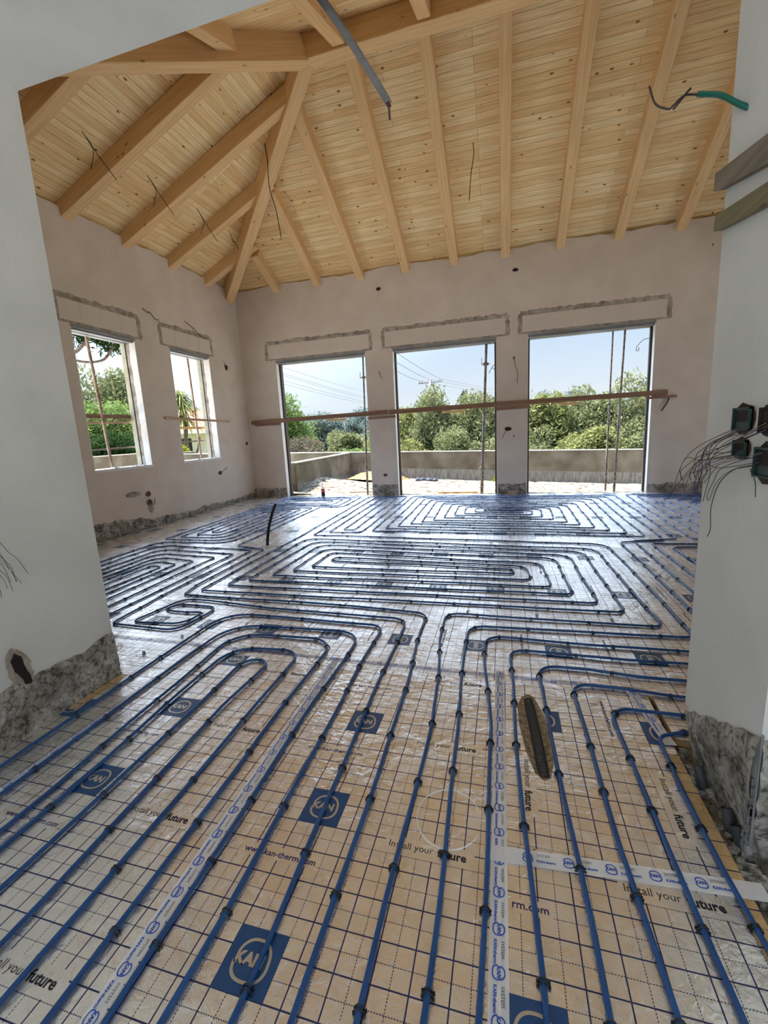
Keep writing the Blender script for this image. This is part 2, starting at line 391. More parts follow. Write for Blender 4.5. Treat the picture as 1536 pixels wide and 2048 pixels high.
class MB:
    def __init__(s): s.v = []; s.f = []; s.uv = []; s.mi = []
    def quad(s, pts, uv=None, mi=0):
        k = len(s.v); s.v += [tuple(p) for p in pts]; s.f.append(tuple(range(k, k + len(pts))))
        s.uv.append(uv or [(0, 0)] * len(pts)); s.mi.append(mi)
    def box(s, lo, hi, mi=0):
        x0, y0, z0 = lo; x1, y1, z1 = hi
        P = [(x0, y0, z0), (x1, y0, z0), (x1, y1, z0), (x0, y1, z0), (x0, y0, z1), (x1, y0, z1), (x1, y1, z1), (x0, y1, z1)]
        k = len(s.v); s.v += P
        for f in ((0, 3, 2, 1), (4, 5, 6, 7), (0, 1, 5, 4), (1, 2, 6, 5), (2, 3, 7, 6), (3, 0, 4, 7)):
            s.f.append(tuple(k + i for i in f)); s.uv.append([(P[i][0] + P[i][1], P[i][2]) for i in f]); s.mi.append(mi)
    def bar(s, a, b, w, h, upv=(0, 0, 1), mi=0, drop=0.0):
        """rectangular bar from a to b; h along upv (a, b on the bottom centre line)"""
        a, b = Vector(a), Vector(b); d = (b - a); L = d.length; d.normalize()
        side = d.cross(Vector(upv)).normalized(); u = side.cross(d).normalized()
        k = len(s.v); off = random.random() * 20
        for p in (a, b):
            for sx, sz in ((-1, 0), (1, 0), (1, 1), (-1, 1)):
                s.v.append(tuple(p + side * (sx * w / 2) + u * (sz * h + drop)))
        for i in range(4):
            j = (i + 1) % 4; ww = w if i % 2 == 0 else h
            s.f.append((k + i, k + 4 + i, k + 4 + j, k + j))
            s.uv.append([(off, i * 1.0), (off + L, i * 1.0), (off + L, i * 1.0 + ww), (off, i * 1.0 + ww)]); s.mi.append(mi)
        s.f.append((k, k + 1, k + 2, k + 3)); s.uv.append([(0, 0), (0, w), (0.05, w), (0.05, 0)]); s.mi.append(mi)
        s.f.append((k + 7, k + 6, k + 5, k + 4)); s.uv.append([(0, 0), (0, w), (0.05, w), (0.05, 0)]); s.mi.append(mi)
    def tube(s, pts, r, n=8, mi=0, cap=True, radii=None):
        P = np.array([tuple(p) for p in pts], float)
        T = np.gradient(P, axis=0); T /= (np.linalg.norm(T, axis=1)[:, None] + 1e-12)
        ref = np.array([0, 0, 1.0]) if abs(T[0, 2]) < 0.9 else np.array([1.0, 0, 0])
        k = len(s.v); prev = None
        for i in range(len(P)):
            if prev is None: a = np.cross(T[i], ref)
            else: a = prev - T[i] * (prev @ T[i])
            a /= np.linalg.norm(a) + 1e-12; prev = a
            b = np.cross(T[i], a); rr = radii[i] if radii is not None else r
            for q in range(n):
                t = 2 * PI * q / n
                s.v.append(tuple(P[i] + rr * (math.cos(t) * a + math.sin(t) * b)))
        for i in range(len(P) - 1):
            for q in range(n):
                q2 = (q + 1) % n
                s.f.append((k + i * n + q, k + i * n + q2, k + (i + 1) * n + q2, k + (i + 1) * n + q)); s.uv.append([(0, 0)] * 4); s.mi.append(mi)
        if cap:
            s.f.append(tuple(k + q for q in range(n - 1, -1, -1))); s.uv.append([(0, 0)] * n); s.mi.append(mi)
            e0 = k + (len(P) - 1) * n
            s.f.append(tuple(e0 + q for q in range(n))); s.uv.append([(0, 0)] * n); s.mi.append(mi)
    def lathe(s, prof, c=(0, 0, 0), n=20, mi=0):
        k = len(s.v)
        for r, z in prof:
            for q in range(n):
                t = 2 * PI * q / n; s.v.append((c[0] + r * math.cos(t), c[1] + r * math.sin(t), c[2] + z))
        for i in range(len(prof) - 1):
            for q in range(n):
                q2 = (q + 1) % n
                s.f.append((k + i * n + q, k + i * n + q2, k + (i + 1) * n + q2, k + (i + 1) * n + q)); s.uv.append([(0, 0)] * 4); s.mi.append(mi)
    def mesh(s, name):
        me = bpy.data.meshes.new(name)
        me.from_pydata(s.v, [], s.f)
        uvl = me.uv_layers.new(name='UVMap')
        flat = [c for f in s.uv for q in f for c in q]
        uvl.data.foreach_set('uv', flat)
        me.polygons.foreach_set('material_index', s.mi)
        me.update()
        return me
    def build(s, name, m, parent=None, smooth=False, **kw):
        ms = m if isinstance(m, (list, tuple)) else [m]
        me = s.mesh(name)
        for q in ms: me.materials.append(q)
        o = bpy.data.objects.new(name, me); COL.objects.link(o)
        if smooth: me.polygons.foreach_set('use_smooth', [True] * len(me.polygons))
        if parent: child(o, parent)
        tag(o, kw.get('label'), kw.get('cat'), kw.get('group'), kw.get('kind'))
        return o

def smoothpath(pts, k=8):
    """Catmull-Rom through 3-D points"""
    P = [Vector(p) for p in pts]
    P = [P[0] * 2 - P[1]] + P + [P[-1] * 2 - P[-2]]
    out = []
    for i in range(1, len(P) - 2):
        for j in range(k):
            t = j / k
            a, b, c, d = P[i - 1], P[i], P[i + 1], P[i + 2]
            out.append(0.5 * ((2 * b) + (c - a) * t + (2 * a - 5 * b + 4 * c - d) * t * t + (3 * b - a - 3 * c + d) * t ** 3))
    out.append(P[-2])
    return out

# ------------------------------------------------------------------ the setting: walls, roof, floor slab
D, XL = 9.646, -6.106
ZR = 4.696                                   # rafter underside at the wall faces
SB, SL = 0.54, 0.49                         # slopes of back and left roof
RX, RY, RZ = -2.577, 6.29, 6.36               # end of the ridge (underside, camera side)
ZT = 4.845                                   # ragged top of the plaster
XR, YF = 5.6, 1.98                           # right wall, room side of the passage wall

def ragged_top(mb, axis, fixed, a0, a1, z0, zt, thick, seed, amp=0.022):
    rnd = random.Random(seed); n = int((a1 - a0) / 0.07); prev = None; h = 0
    for i in range(n + 1):
        a = a0 + (a1 - a0) * i / n
        h = h * 0.7 + rnd.uniform(-amp, amp) * 0.7
        z = zt + h + 0.012 * math.sin(a * 2.3)
        if prev:
            pa, pz = prev
            f0, f1 = fixed, fixed + thick
            if axis == 'x':
                mb.quad([(pa, f0, z0), (a, f0, z0), (a, f0, z), (pa, f0, pz)])
                mb.quad([(pa, f0, pz), (a, f0, z), (a, f1, z), (pa, f1, pz)])
            else:
                mb.quad([(f0, pa, z0), (f0, a, z0), (f0, a, z), (f0, pa, pz)])
                mb.quad([(f0, pa, pz), (f0, a, z), (f1, a, z), (f1, pa, pz)])
        prev = (a, z)

DOORS = [(-5.21, -2.985), (-2.375, -0.165), (0.434, 2.712)]
ZD = 3.19
WINS = [(5.28, 6.45), (7.255, 8.42)]
ZS, ZW = 1.07, 3.21
TH = 0.30

def wall_grid(mb, axis, f0, f1, cuts, zs, holes, mi=0):
    """boxes filling a wall between f0 and f1, leaving the holes (a0, a1, z0, z1)"""
    cs = sorted(set(cuts + [h[0] for h in holes] + [h[1] for h in holes]))
    zz = sorted(set(zs + [h[2] for h in holes] + [h[3] for h in holes]))
    for i in range(len(cs) - 1):
        for j in range(len(zz) - 1):
            a, b, c, d = cs[i], cs[i + 1], zz[j], zz[j + 1]
            m_ = ((a + b) / 2, (c + d) / 2)
            if any(h[0] < m_[0] < h[1] and h[2] < m_[1] < h[3] for h in holes): continue
            if axis == 'x': mb.box((a, min(f0, f1), c), (b, max(f0, f1), d), mi)
            else: mb.box((min(f0, f1), a, c), (max(f0, f1), b, d), mi)

mb = MB()
wall_grid(mb, 'x', D, D + TH, [XL - TH, XR + TH], [-0.1, 4.78], [(a, b, -0.1, ZD) for a, b in DOORS])
ragged_top(mb, 'x', D, XL - 0.05, XR, 4.78, ZT, 0.1, 3)
mb.build('wall_back', M['plaster'], kind='structure')
mb = MB()
wall_grid(mb, 'y', XL, XL - TH, [YF - 0.3, D], [-0.1, 4.76], [(a, b, ZS, ZW) for a, b in WINS])
ragged_top(mb, 'y', XL, YF - 0.3, D + 0.05, 4.76, ZT, -0.1, 4)
mb.build('wall_left', M['plaster'], kind='structure')
mb = MB()                                    # unseen right end of the room, opening added to let in daylight
wall_grid(mb, 'y', XR, XR + TH, [YF - 0.3, D + TH], [-0.1, 5.0], [(6.4, 8.2, -0.1, 3.2)])
mb.build('wall_right', M['plaster'], kind='structure')
mb = MB()                                    # dark brown boxes standing for the shaded gap above the plaster
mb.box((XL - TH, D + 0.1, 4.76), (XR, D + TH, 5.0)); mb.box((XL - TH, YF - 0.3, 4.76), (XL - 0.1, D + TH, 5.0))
mb.build('trim_gap_shade', M['gap'], kind='structure')

# passage wall the camera looks out of: left pier, right pier, lintel with flat soffit
PXL, PXR, ZSOF = -2.369, 0.752, 3.214
def rough_base(name, mat_, pts_fn, length, h_fn, seed, thick=0.012, n=None, cells=7):
    """a lumpy strip of hacked-off plaster along a wall foot; pts_fn(s, z, out) -> world point"""
    rnd = random.Random(seed); n = n or int(length / 0.05); mb = MB()
    hs = []; h = 0
    for i in range(n + 1):
        h = h * 0.6 + rnd.uniform(-0.02, 0.02)
        hs.append(h_fn(i / n * length) + h)
    off = [[thick * (0.35 + 0.65 * rnd.random()) for _ in range(cells + 1)] for _ in range(n + 1)]
    for i in range(n):
        s0, s1 = i / n * length, (i + 1) / n * length
        for j in range(cells):
            a, b = j / cells, (j + 1) / cells
            o = lambda ii, jj: (0.0 if jj == cells else off[ii][jj])
            mb.quad([pts_fn(s0, hs[i] * a, o(i, j)), pts_fn(s1, hs[i + 1] * a, o(i + 1, j)), pts_fn(s1, hs[i + 1] * b, o(i + 1, j + 1)), pts_fn(s0, hs[i] * b, o(i, j + 1))])
    return mb.build(name, mat_, kind='structure')

mb = MB()
mb.box((XL - TH, YF - 0.3, -0.1), (-3.0, YF, 4.9))
mb.box((-3.0, -3.2, -0.1), (PXL, YF, ZSOF)); mb.box((-3.0, YF - 0.3, ZSOF), (PXL, YF, 4.9))
wall_pl = mb.build('wall_front_left', M['pier'], kind='structure')
mb = MB()
mb.box((PXR, 1.43, 0.2), (1.25, YF, ZSOF)); mb.box((PXR + 0.05, 1.48, -0.1), (1.25, YF, 0.2)); mb.box((1.25, YF - 0.3, -0.1), (XR + TH, YF, 4.9)); mb.box((PXR, YF - 0.3, ZSOF), (1.25, YF, 4.9))
mb.build('wall_front_right', M['pier'], kind='structure')
mb = MB()
mb.box((-3.0, -3.3, ZSOF), (3.5, YF - 0.3, ZSOF + 0.15)); mb.box((PXL, YF - 0.3, ZSOF), (PXR, YF, 4.9))
mb.build('ceiling_passage', M['pier'], kind='structure')

mb = MB()                                    # unseen hall added behind the camera, doorway sized for light on the pillars
wall_grid(mb, 'y', 3.3, 3.5, [-3.3, YF - 0.3], [-0.1, ZSOF], [])
mb.build('wall_hall_right', M['pier'], kind='structure')
mb = MB()
wall_grid(mb, 'x', -3.3, -3.1, [-3.0, 3.5], [-0.1, ZSOF], [(-2.0, 2.2, -0.1, 2.6)])
mb.build('wall_hall_back', M['pier'], kind='structure')

# roof boarding
ZB = ZR + 0.215 / math.cos(math.atan(SB))     # boards at back wall
ZBL = ZR + 0.205 / math.cos(math.atan(SL))
RTOP = ZB + SB * (D - RY - 0.1)
def roofquad(name, pts, udir, label_kind='structure'):
    mb = MB(); u = Vector(udir).normalized(); p0 = Vector(pts[0])
    nrm = (Vector(pts[1]) - p0).cross(Vector(pts[2]) - p0).normalized(); v = nrm.cross(u)
    uv = [((Vector(p) - p0).dot(u) + 31, (Vector(p) - p0).dot(v) + 17) for p in pts]
    mb.quad(pts, uv)
    up_ = [Vector(p) + Vector((0, 0, 0.12)) for p in pts]
    mb.quad(up_[::-1], uv[::-1])
    n = len(pts)
    for i in range(n):
        mb.quad([pts[i], up_[i], up_[(i + 1) % n], pts[(i + 1) % n]])
    return mb.build(name, M['boards'], kind='structure')
apex = (RX - 0.03, RY + 0.1, ZB + SB * (D - RY - 0.1))
zl = lambda x: ZBL + SL * (x - XL)
bl = (XL - 0.7, D + 0.62, ZB - SB * 0.62)
apex_z = apex[2]
YFW = YF                                     # where the front slope meets wall height
SF = (apex_z - ZB) / (apex[1] - YFW)
ZBL = 4.905; SLB = (apex_z - ZBL) / (apex[0] - XL)
fl = (XL - 1.5, YFW - 1.3, ZBL - SLB * 1.5); el = (XL - 1.5, D - 0.3, ZBL - SLB * 1.5); bl = (XL - 0.7, bl[1], ZBL - SLB * 0.7)  # unseen left eave lengthened to keep direct sun off the floor
roofquad('ceiling_back', [bl, (XR + 0.9, D + 0.62, ZB - SB * 0.62), (XR + 0.9, apex[1], apex_z), apex], (1, 0, 0))
roofquad('ceiling_left', [fl, el, bl, apex], (0, 1, 0))
roofquad('ceiling_front', [(XR + 0.9, fl[1], fl[2]), fl, apex, (XR + 0.9, apex[1], apex_z)], (1, 0, 0))
mb = MB(); mb.quad([(XR + .02, YFW, 4.5), (XR + .02, D, 4.5), (XR + .02, D, 4.95), (XR + .02, RY + .1, 6.7), (XR + .02, YFW, 4.95)])
mb.build('wall_gable', M['plaster'], kind='structure')

# beams: every one a thing
RW, RH = 0.165, 0.225
def beam(name, a, b, w, h, label, cat='roof beam', group=None, upv=(0, 0, 1)):
    mb = MB(); mb.bar(a, b, w, h, upv)
    o = mb.build(name, M['beam'], label=label, cat=cat, group=group)
    bv = o.modifiers.new('bevel', 'BEVEL'); bv.width = 0.006; bv.segments = 1
    return o
beam('ridge_beam', (RX - 0.02, RY + 0.11, RZ), (XR + 0.1, RY + 0.11, RZ), 0.21, 0.30, 'long level ridge beam running right from the meeting point of the hip beams')
beam('hip_beam', (XL - 0.02, D + 0.02 - 0.25, ZR - 0.17), (RX + 0.02, RY + 0.1, RZ), 0.19, 0.30, 'broad hip beam rising from the far left wall corner to the ridge')
beam('hip_beam', (RX - 3.6, RY + 0.05 - 3.6 * 1.046, RZ - 3.6 * 0.5), (RX - 0.0, RY + 0.10, RZ - 0.01), 0.2, 0.34, 'hip beam crossing the upper left of the roof towards the near left corner')
nth = ['first', 'second', 'third', 'fourth', 'fifth', 'sixth', 'seventh', 'eighth', 'ninth', 'tenth', 'eleventh']
for i in range(11):
    x = -5.012 + 1.0045 * i
    d = min((x - XL) - 0.24, D - RY - 0.215)
    a = (x, D + 0.06, ZR - SB * 0.06); b = (x, D - d, ZR + SB * d)
    if i < 9:
        beam('rafter', a, b, RW, RH, f'{nth[i]} rafter from the left of the slope above the three garden doors', 'rafter', 'rafters of the back roof slope')
for i in range(6):
    y = 8.648 - 1.048 * i
    run = [1.23, 2.2, 3.18, 2.85, 1.80, 0.7][i]
    a = (XL - 0.06, y, ZR - SL * 0.06); b = (XL + run, y + 0.065 * run, ZR + SL * run)
    if run > 0.4 and i < 5:
        beam('rafter', a, b, RW, RH, f'{nth[i]} rafter out from the far corner on the left roof slope', 'rafter', 'rafters of the left roof slope')
# rafters of the near slope, seen end-on above the ridge
for i, (x, yt, zt) in enumerate([(-3.25, 5.62, 6.12), (-2.07, RY + 0.0, RZ + 0.03), (-0.95, RY + 0.0, RZ + 0.03)]):
    L = yt - YFW - 0.1
    beam('rafter', (x, yt - L, zt - SF * L), (x, yt, zt), RW, 0.22, ['rafter landing on the near hip beam, furthest left above it', 'rafter overhead beside the hanging grey strip', 'short rafter end at the top edge right of the grey strip', 'rafter overhead furthest right on the near slope'][i], 'rafter', 'rafters of the near roof slope')

# floor slab
mb = MB(); mb.box((-8, -3.2, -0.35), (XR + 0.3, D + TH, -0.035))
mb.build('floor', M['slab'], kind='structure')
mb = MB()
for a, b in DOORS: mb.box((a, D - 0.02, -0.06), (b, D + 0.42, -0.012))
mb.build('trim_2', M['sand'], kind='structure')

# wall feet
rough_base('baseboard_back_1', M['base'], lambda s, z, o: (XL + s, D - 0.004 - o, z - 0.03), DOORS[0][0] - XL, lambda s: 0.25, 1, 0.03)
rough_base('baseboard_back_2', M['base'], lambda s, z, o: (DOORS[0][1] + 0.01 + s, D - 0.004 - o, z - 0.03), DOORS[1][0] - DOORS[0][1] - 0.02, lambda s: 0.27, 2, 0.02)
rough_base('baseboard_back_3', M['base'], lambda s, z, o: (DOORS[1][1] + 0.01 + s, D - 0.004 - o, z - 0.03), DOORS[2][0] - DOORS[1][1] - 0.02, lambda s: 0.25, 3, 0.02)
rough_base('baseboard_back_4', M['base'], lambda s, z, o: (DOORS[2][1] + 0.01 + s, D - 0.004 - o, z - 0.03), XR - DOORS[2][1], lambda s: 0.21, 4, 0.02)
rough_base('baseboard_left', M['base'], lambda s, z, o: (XL + 0.003 + o, D - s, z - 0.03), D - YF, lambda s: 0.13 + (0.10 * math.exp(-((s - 4.3) / 0.7) ** 2)) + 0.045 * max(0, min(1, (s - 2.2) / 2)), 5, 0.045)
rough_base('baseboard_pier_left', M['base'], lambda s, z, o: (PXL + 0.003 + o, YF - s, z - 0.035), 4.5, lambda s: 0.31 - 0.015 * s, 6, 0.016, cells=10)
rough_base('baseboard_pier_left_end', M['base'], lambda s, z, o: (PXL - s, YF + 0.003 + o, z - 0.035), 1.5, lambda s: 0.3, 16, 0.012, cells=10)
rough_base('baseboard_pier_right', M['base'], lambda s, z, o: (PXR - 0.003 - o + 0.05 * max(0, 1 - max(0, z - 0.06) / 0.2), YF - s, z - 0.06), YF - 1.43, lambda s: 0.24 + 0.55 * s, 7, 0.016, cells=14)
rough_base('baseboard_pier_right_end', M['base'], lambda s, z, o: (PXR + s, 1.427 - o + 0.05 * max(0, 1 - max(0, z - 0.06) / 0.2), z - 0.06), 0.48, lambda s: 0.50 - 0.1 * s, 17, 0.02, cells=14)

# ------------------------------------------------------------------ doors, windows: lintels, frames, reveals, shutter boxes
def strip_outline(mbx, P, ax, fixed, sgn, w, seed):
    """rough cement ribbon around a rectangle (a0, a1, z0, z1) on a wall face"""
    rnd = random.Random(seed); a0, a1, z0, z1 = P
    corners = [(a0, z0), (a1, z0), (a1, z1), (a0, z1)]
    for k in range(4):
        (sa, sz), (ea, ez) = corners[k], corners[(k + 1) % 4]
        L = math.hypot(ea - sa, ez - sz); n = max(3, int(L / 0.06)); prev = None
        for i in range(n + 1):
            t = i / n; a, z = sa + (ea - sa) * t, sz + (ez - sz) * t
            na, nz = -(ez - sz) / L, (ea - sa) / L
            wo_, wi = -w * (0.35 + 0.4 * rnd.random()), w * (0.45 + 0.25 * rnd.random())
            if k == 2: wo_ *= 1.3
            q = [(a + na * wo_, z + nz * wo_), (a + na * wi, z + nz * wi)]
            if k == 0: q = [(a, z), (a + na * wi, z + nz * wi)]
            if prev:
                h = 0.006
                pt = lambda c, d_: (c[0], fixed - sgn * d_, c[1]) if ax == 'x' else (fixed - sgn * d_, c[0], c[1])
                mbx.quad([pt(prev[0], 0.001), pt(q[0], 0.001), pt(((q[0][0] + q[1][0]) / 2, (q[0][1] + q[1][1]) / 2), h), pt(((prev[0][0] + prev[1][0]) / 2, (prev[0][1] + prev[1][1]) / 2), h)])
                mbx.quad([pt(((prev[0][0] + prev[1][0]) / 2, (prev[0][1] + prev[1][1]) / 2), h), pt(((q[0][0] + q[1][0]) / 2, (q[0][1] + q[1][1]) / 2), h), pt(q[1], 0.001), pt(prev[1], 0.001)])
            prev = q

BOX = [(-5.415, -2.852), (-2.567, 0.045), (0.292, 2.914)]
dn = ['left', 'middle', 'right']
for i, ((a, b), (c, d_)) in enumerate(zip(DOORS, BOX)):
    t = thing(f'door_{i+1}', None, None, ((a + b) / 2, D, 0)); t['kind'] = 'structure'
    mb = MB(); strip_outline(mb, (c, d_, 3.235, 3.615), 'x', D, 1, 0.075, 20 + i); mb.build('cement_outline', M['cement'], t)
    mb = MB(); mb.box((c + 0.04, D - 0.004, 3.27), (d_ - 0.04, D + 0.01, 3.58)); mb.build('shutter_box', M['panel'], t)
    mb = MB()
    mb.box((a, D - 0.006, ZD - 0.0), (b, D + 0.03, 3.235)); mb.box((a, D + 0.03, ZD - 0.035), (b, D + 0.10, ZD)); mb.box((a, D + 0.14, ZD - 0.04), (b, D + 0.26, ZD))
    mb.build('lintel', M['steel'], t)
    for s_, x in ((1, a), (-1, b)):
        mb = MB(); mb.box((min(x, x + s_ * 0.012), D + 0.002, 0), (max(x, x + s_ * 0.012), D + 0.13, ZD)); mb.build('reveal', M['reveal'], t)
        mb = MB(); mb.box((min(x, x + s_ * 0.05), D + 0.14, -0.02), (max(x, x + s_ * 0.05), D + 0.20, ZD)); mb.box((min(x, x + s_ * 0.02), D + 0.2, -0.02), (max(x, x + s_ * 0.02), D + 0.3, ZD)); mb.build('door_frame', M['frame'], t)
WB = [(5.10, 6.58), (7.07, 8.53)]
for i, ((a, b), (c, d_)) in enumerate(zip(WINS, WB)):
    t = thing(f'window_{i+1}', None, None, (XL, (a + b) / 2, ZS)); t['kind'] = 'structure'
    mb = MB(); strip_outline(mb, (c, d_, 3.235, 3.60), 'y', XL, -1, 0.075, 30 + i); mb.build('cement_outline', M['cement'], t)
    mb = MB()
    for q in range(4):
        y0 = c + 0.04 + (d_ - c - 0.08) * q / 4; y1 = c + 0.04 + (d_ - c - 0.08) * (q + 1) / 4 - 0.004
        mb.box((XL - 0.01, y0, 3.27), (XL + 0.004, y1, 3.565))
    mb.build('shutter_box', M['panel'], t)
    mb = MB(); mb.box((XL - 0.03, a, ZW - 0.02), (XL + 0.006, b, 3.235)); mb.box((XL - 0.13, a, ZW - 0.05), (XL - 0.03, b, ZW)); mb.box((XL - 0.27, a, ZW - 0.05), (XL - 0.17, b, ZW)); mb.build('lintel', M['steel'], t)
    mb = MB(); mb.box((XL - 0.155, b - 0.014, ZS), (XL - 0.002, b, ZW)); mb.box((XL - 0.3, a, ZS), (XL - 0.002, a + 0.012, ZW)); mb.build('reveal', M['reveal'], t)
    rnd = random.Random(i); mb = MB(); pz = None
    for q in range(31):
        z = ZS + (ZW - ZS) * q / 30; w = 0.03 + 0.025 * rnd.random()
        if pz: mb.quad([(XL - 0.20, b - 0.017, pz[0]), (XL - 0.185 + pz[1], b - 0.017, pz[0]), (XL - 0.185 + w, b - 0.017, z), (XL - 0.20, b - 0.017, z)])
        pz = (z, w)
    mb.build('cement_strip', M['cement'], t)
    mb = MB(); mb.box((XL - 0.30, b - 0.03, ZS), (XL - 0.212, b - 0.0, ZW)); mb.build('jamb', M['jamb'], t)
    mb = MB(); mb.box((XL - 0.212, b - 0.02, ZS), (XL - 0.198, b - 0.0, ZW)); mb.build('window_frame', M['frame'], t)
    mb = MB(); mb.box((XL - 0.34, a - 0.01, ZS - 0.03), (XL + 0.006, b + 0.02, ZS + 0.012))
    rnd = random.Random(77 + i)
    for q in range(14):
        yy = a + (b - a) * (0.3 + 0.7 * rnd.random()); s_ = 0.012 + 0.02 * rnd.random(); xx = XL - 0.03 - 0.12 * rnd.random()
        mb.box((xx, yy, ZS), (xx + s_ * 1.4, yy + s_ * 2, ZS + s_))
    mb.build('window_sill', M['reveal'], t)

# ------------------------------------------------------------------ foil sheets
M['edge'] = M['card']
def bfont_mesh(text, size, bold=0.0):
    cu = bpy.data.curves.new('lettering', 'FONT')
    cu.body = text; cu.size = size; cu.align_x = 'CENTER'; cu.align_y = 'CENTER'; cu.offset = bold; cu.resolution_u = 2
    o = bpy.data.objects.new('lettering', cu); COL.objects.link(o)
    dg = bpy.context.evaluated_depsgraph_get()
    me = bpy.data.meshes.new_from_object(o.evaluated_get(dg))
    v = [tuple(q.co) for q in me.vertices]; f = [tuple(p.vertices) for p in me.polygons]
    bpy.data.objects.remove(o); bpy.data.curves.remove(cu); bpy.data.meshes.remove(me)
    return v, f
def fitw(vf, w, squash=1.0, shift=(0, 0)):
    v, f = vf; xs = [q[0] for q in v]; ys = [q[1] for q in v]; k = w / (max(xs) - min(xs)); cx, cy = (max(xs) + min(xs)) / 2, (max(ys) + min(ys)) / 2
    return [((q[0] - cx) * k + shift[0], (q[1] - cy) * k * squash + shift[1], 0) for q in v], f
TXT = {}
TXT['www'] = fitw(bfont_mesh('www.kan-therm.com', 1, 0.012), 0.27, 0.95)
a1 = fitw(bfont_mesh('Install your', 1, -0.004), 0.155, 1.0, (-0.058, 0))
a2 = fitw(bfont_mesh('future', 1, 0.028), 0.098, 1.0, (0.083, 0.002))
TXT['install'] = (a1[0] + a2[0], a1[1] + [tuple(i + len(a1[0]) for i in f) for f in a2[1]])
TXT['kan'] = fitw(bfont_mesh('KAN', 1, 0.05), 0.086, 1.0)
TXT['rm'] = fitw(bfont_mesh('rm.com', 1, 0.012), 0.105, 0.95)
TXT['kantherm'] = fitw(bfont_mesh('KAN-therm', 1, 0.035), 0.062, 1.0)
TXT['system'] = fitw(bfont_mesh('SYSTEM', 1, 0.0), 0.05, 1.0)
def squircle(r, n=36, p=2.5):
    out = []
    for i in range(n):
        t = 2 * PI * i / n; c, s = math.cos(t), math.sin(t)
        k = (abs(c) ** p + abs(s) ** p) ** (-1 / p)
        out.append((c * k * r * (1 - 0.10 * s), s * k * r))
    return out
def ringlogo(mb, xf, r, w, z, mi):
    a, b = squircle(r), squircle(r - w); n = len(a)
    for i in range(n):
        if 16 <= i <= 18: continue
        j = (i + 1) % n
        mb.quad([xf(*a[i], z), xf(*a[j], z), xf(*b[j], z), xf(*b[i], z)], None, mi)
def put(mb, vf, xf, z, mi, dx=0, dy=0, s=1.0):
    k = len(mb.v)
    for q in vf[0]: mb.v.append(xf(q[0] * s + dx, q[1] * s + dy, z))
    for f in vf[1]:
        mb.f.append(tuple(k + i for i in f)); mb.uv.append([(0, 0)] * len(f)); mb.mi.append(mi)

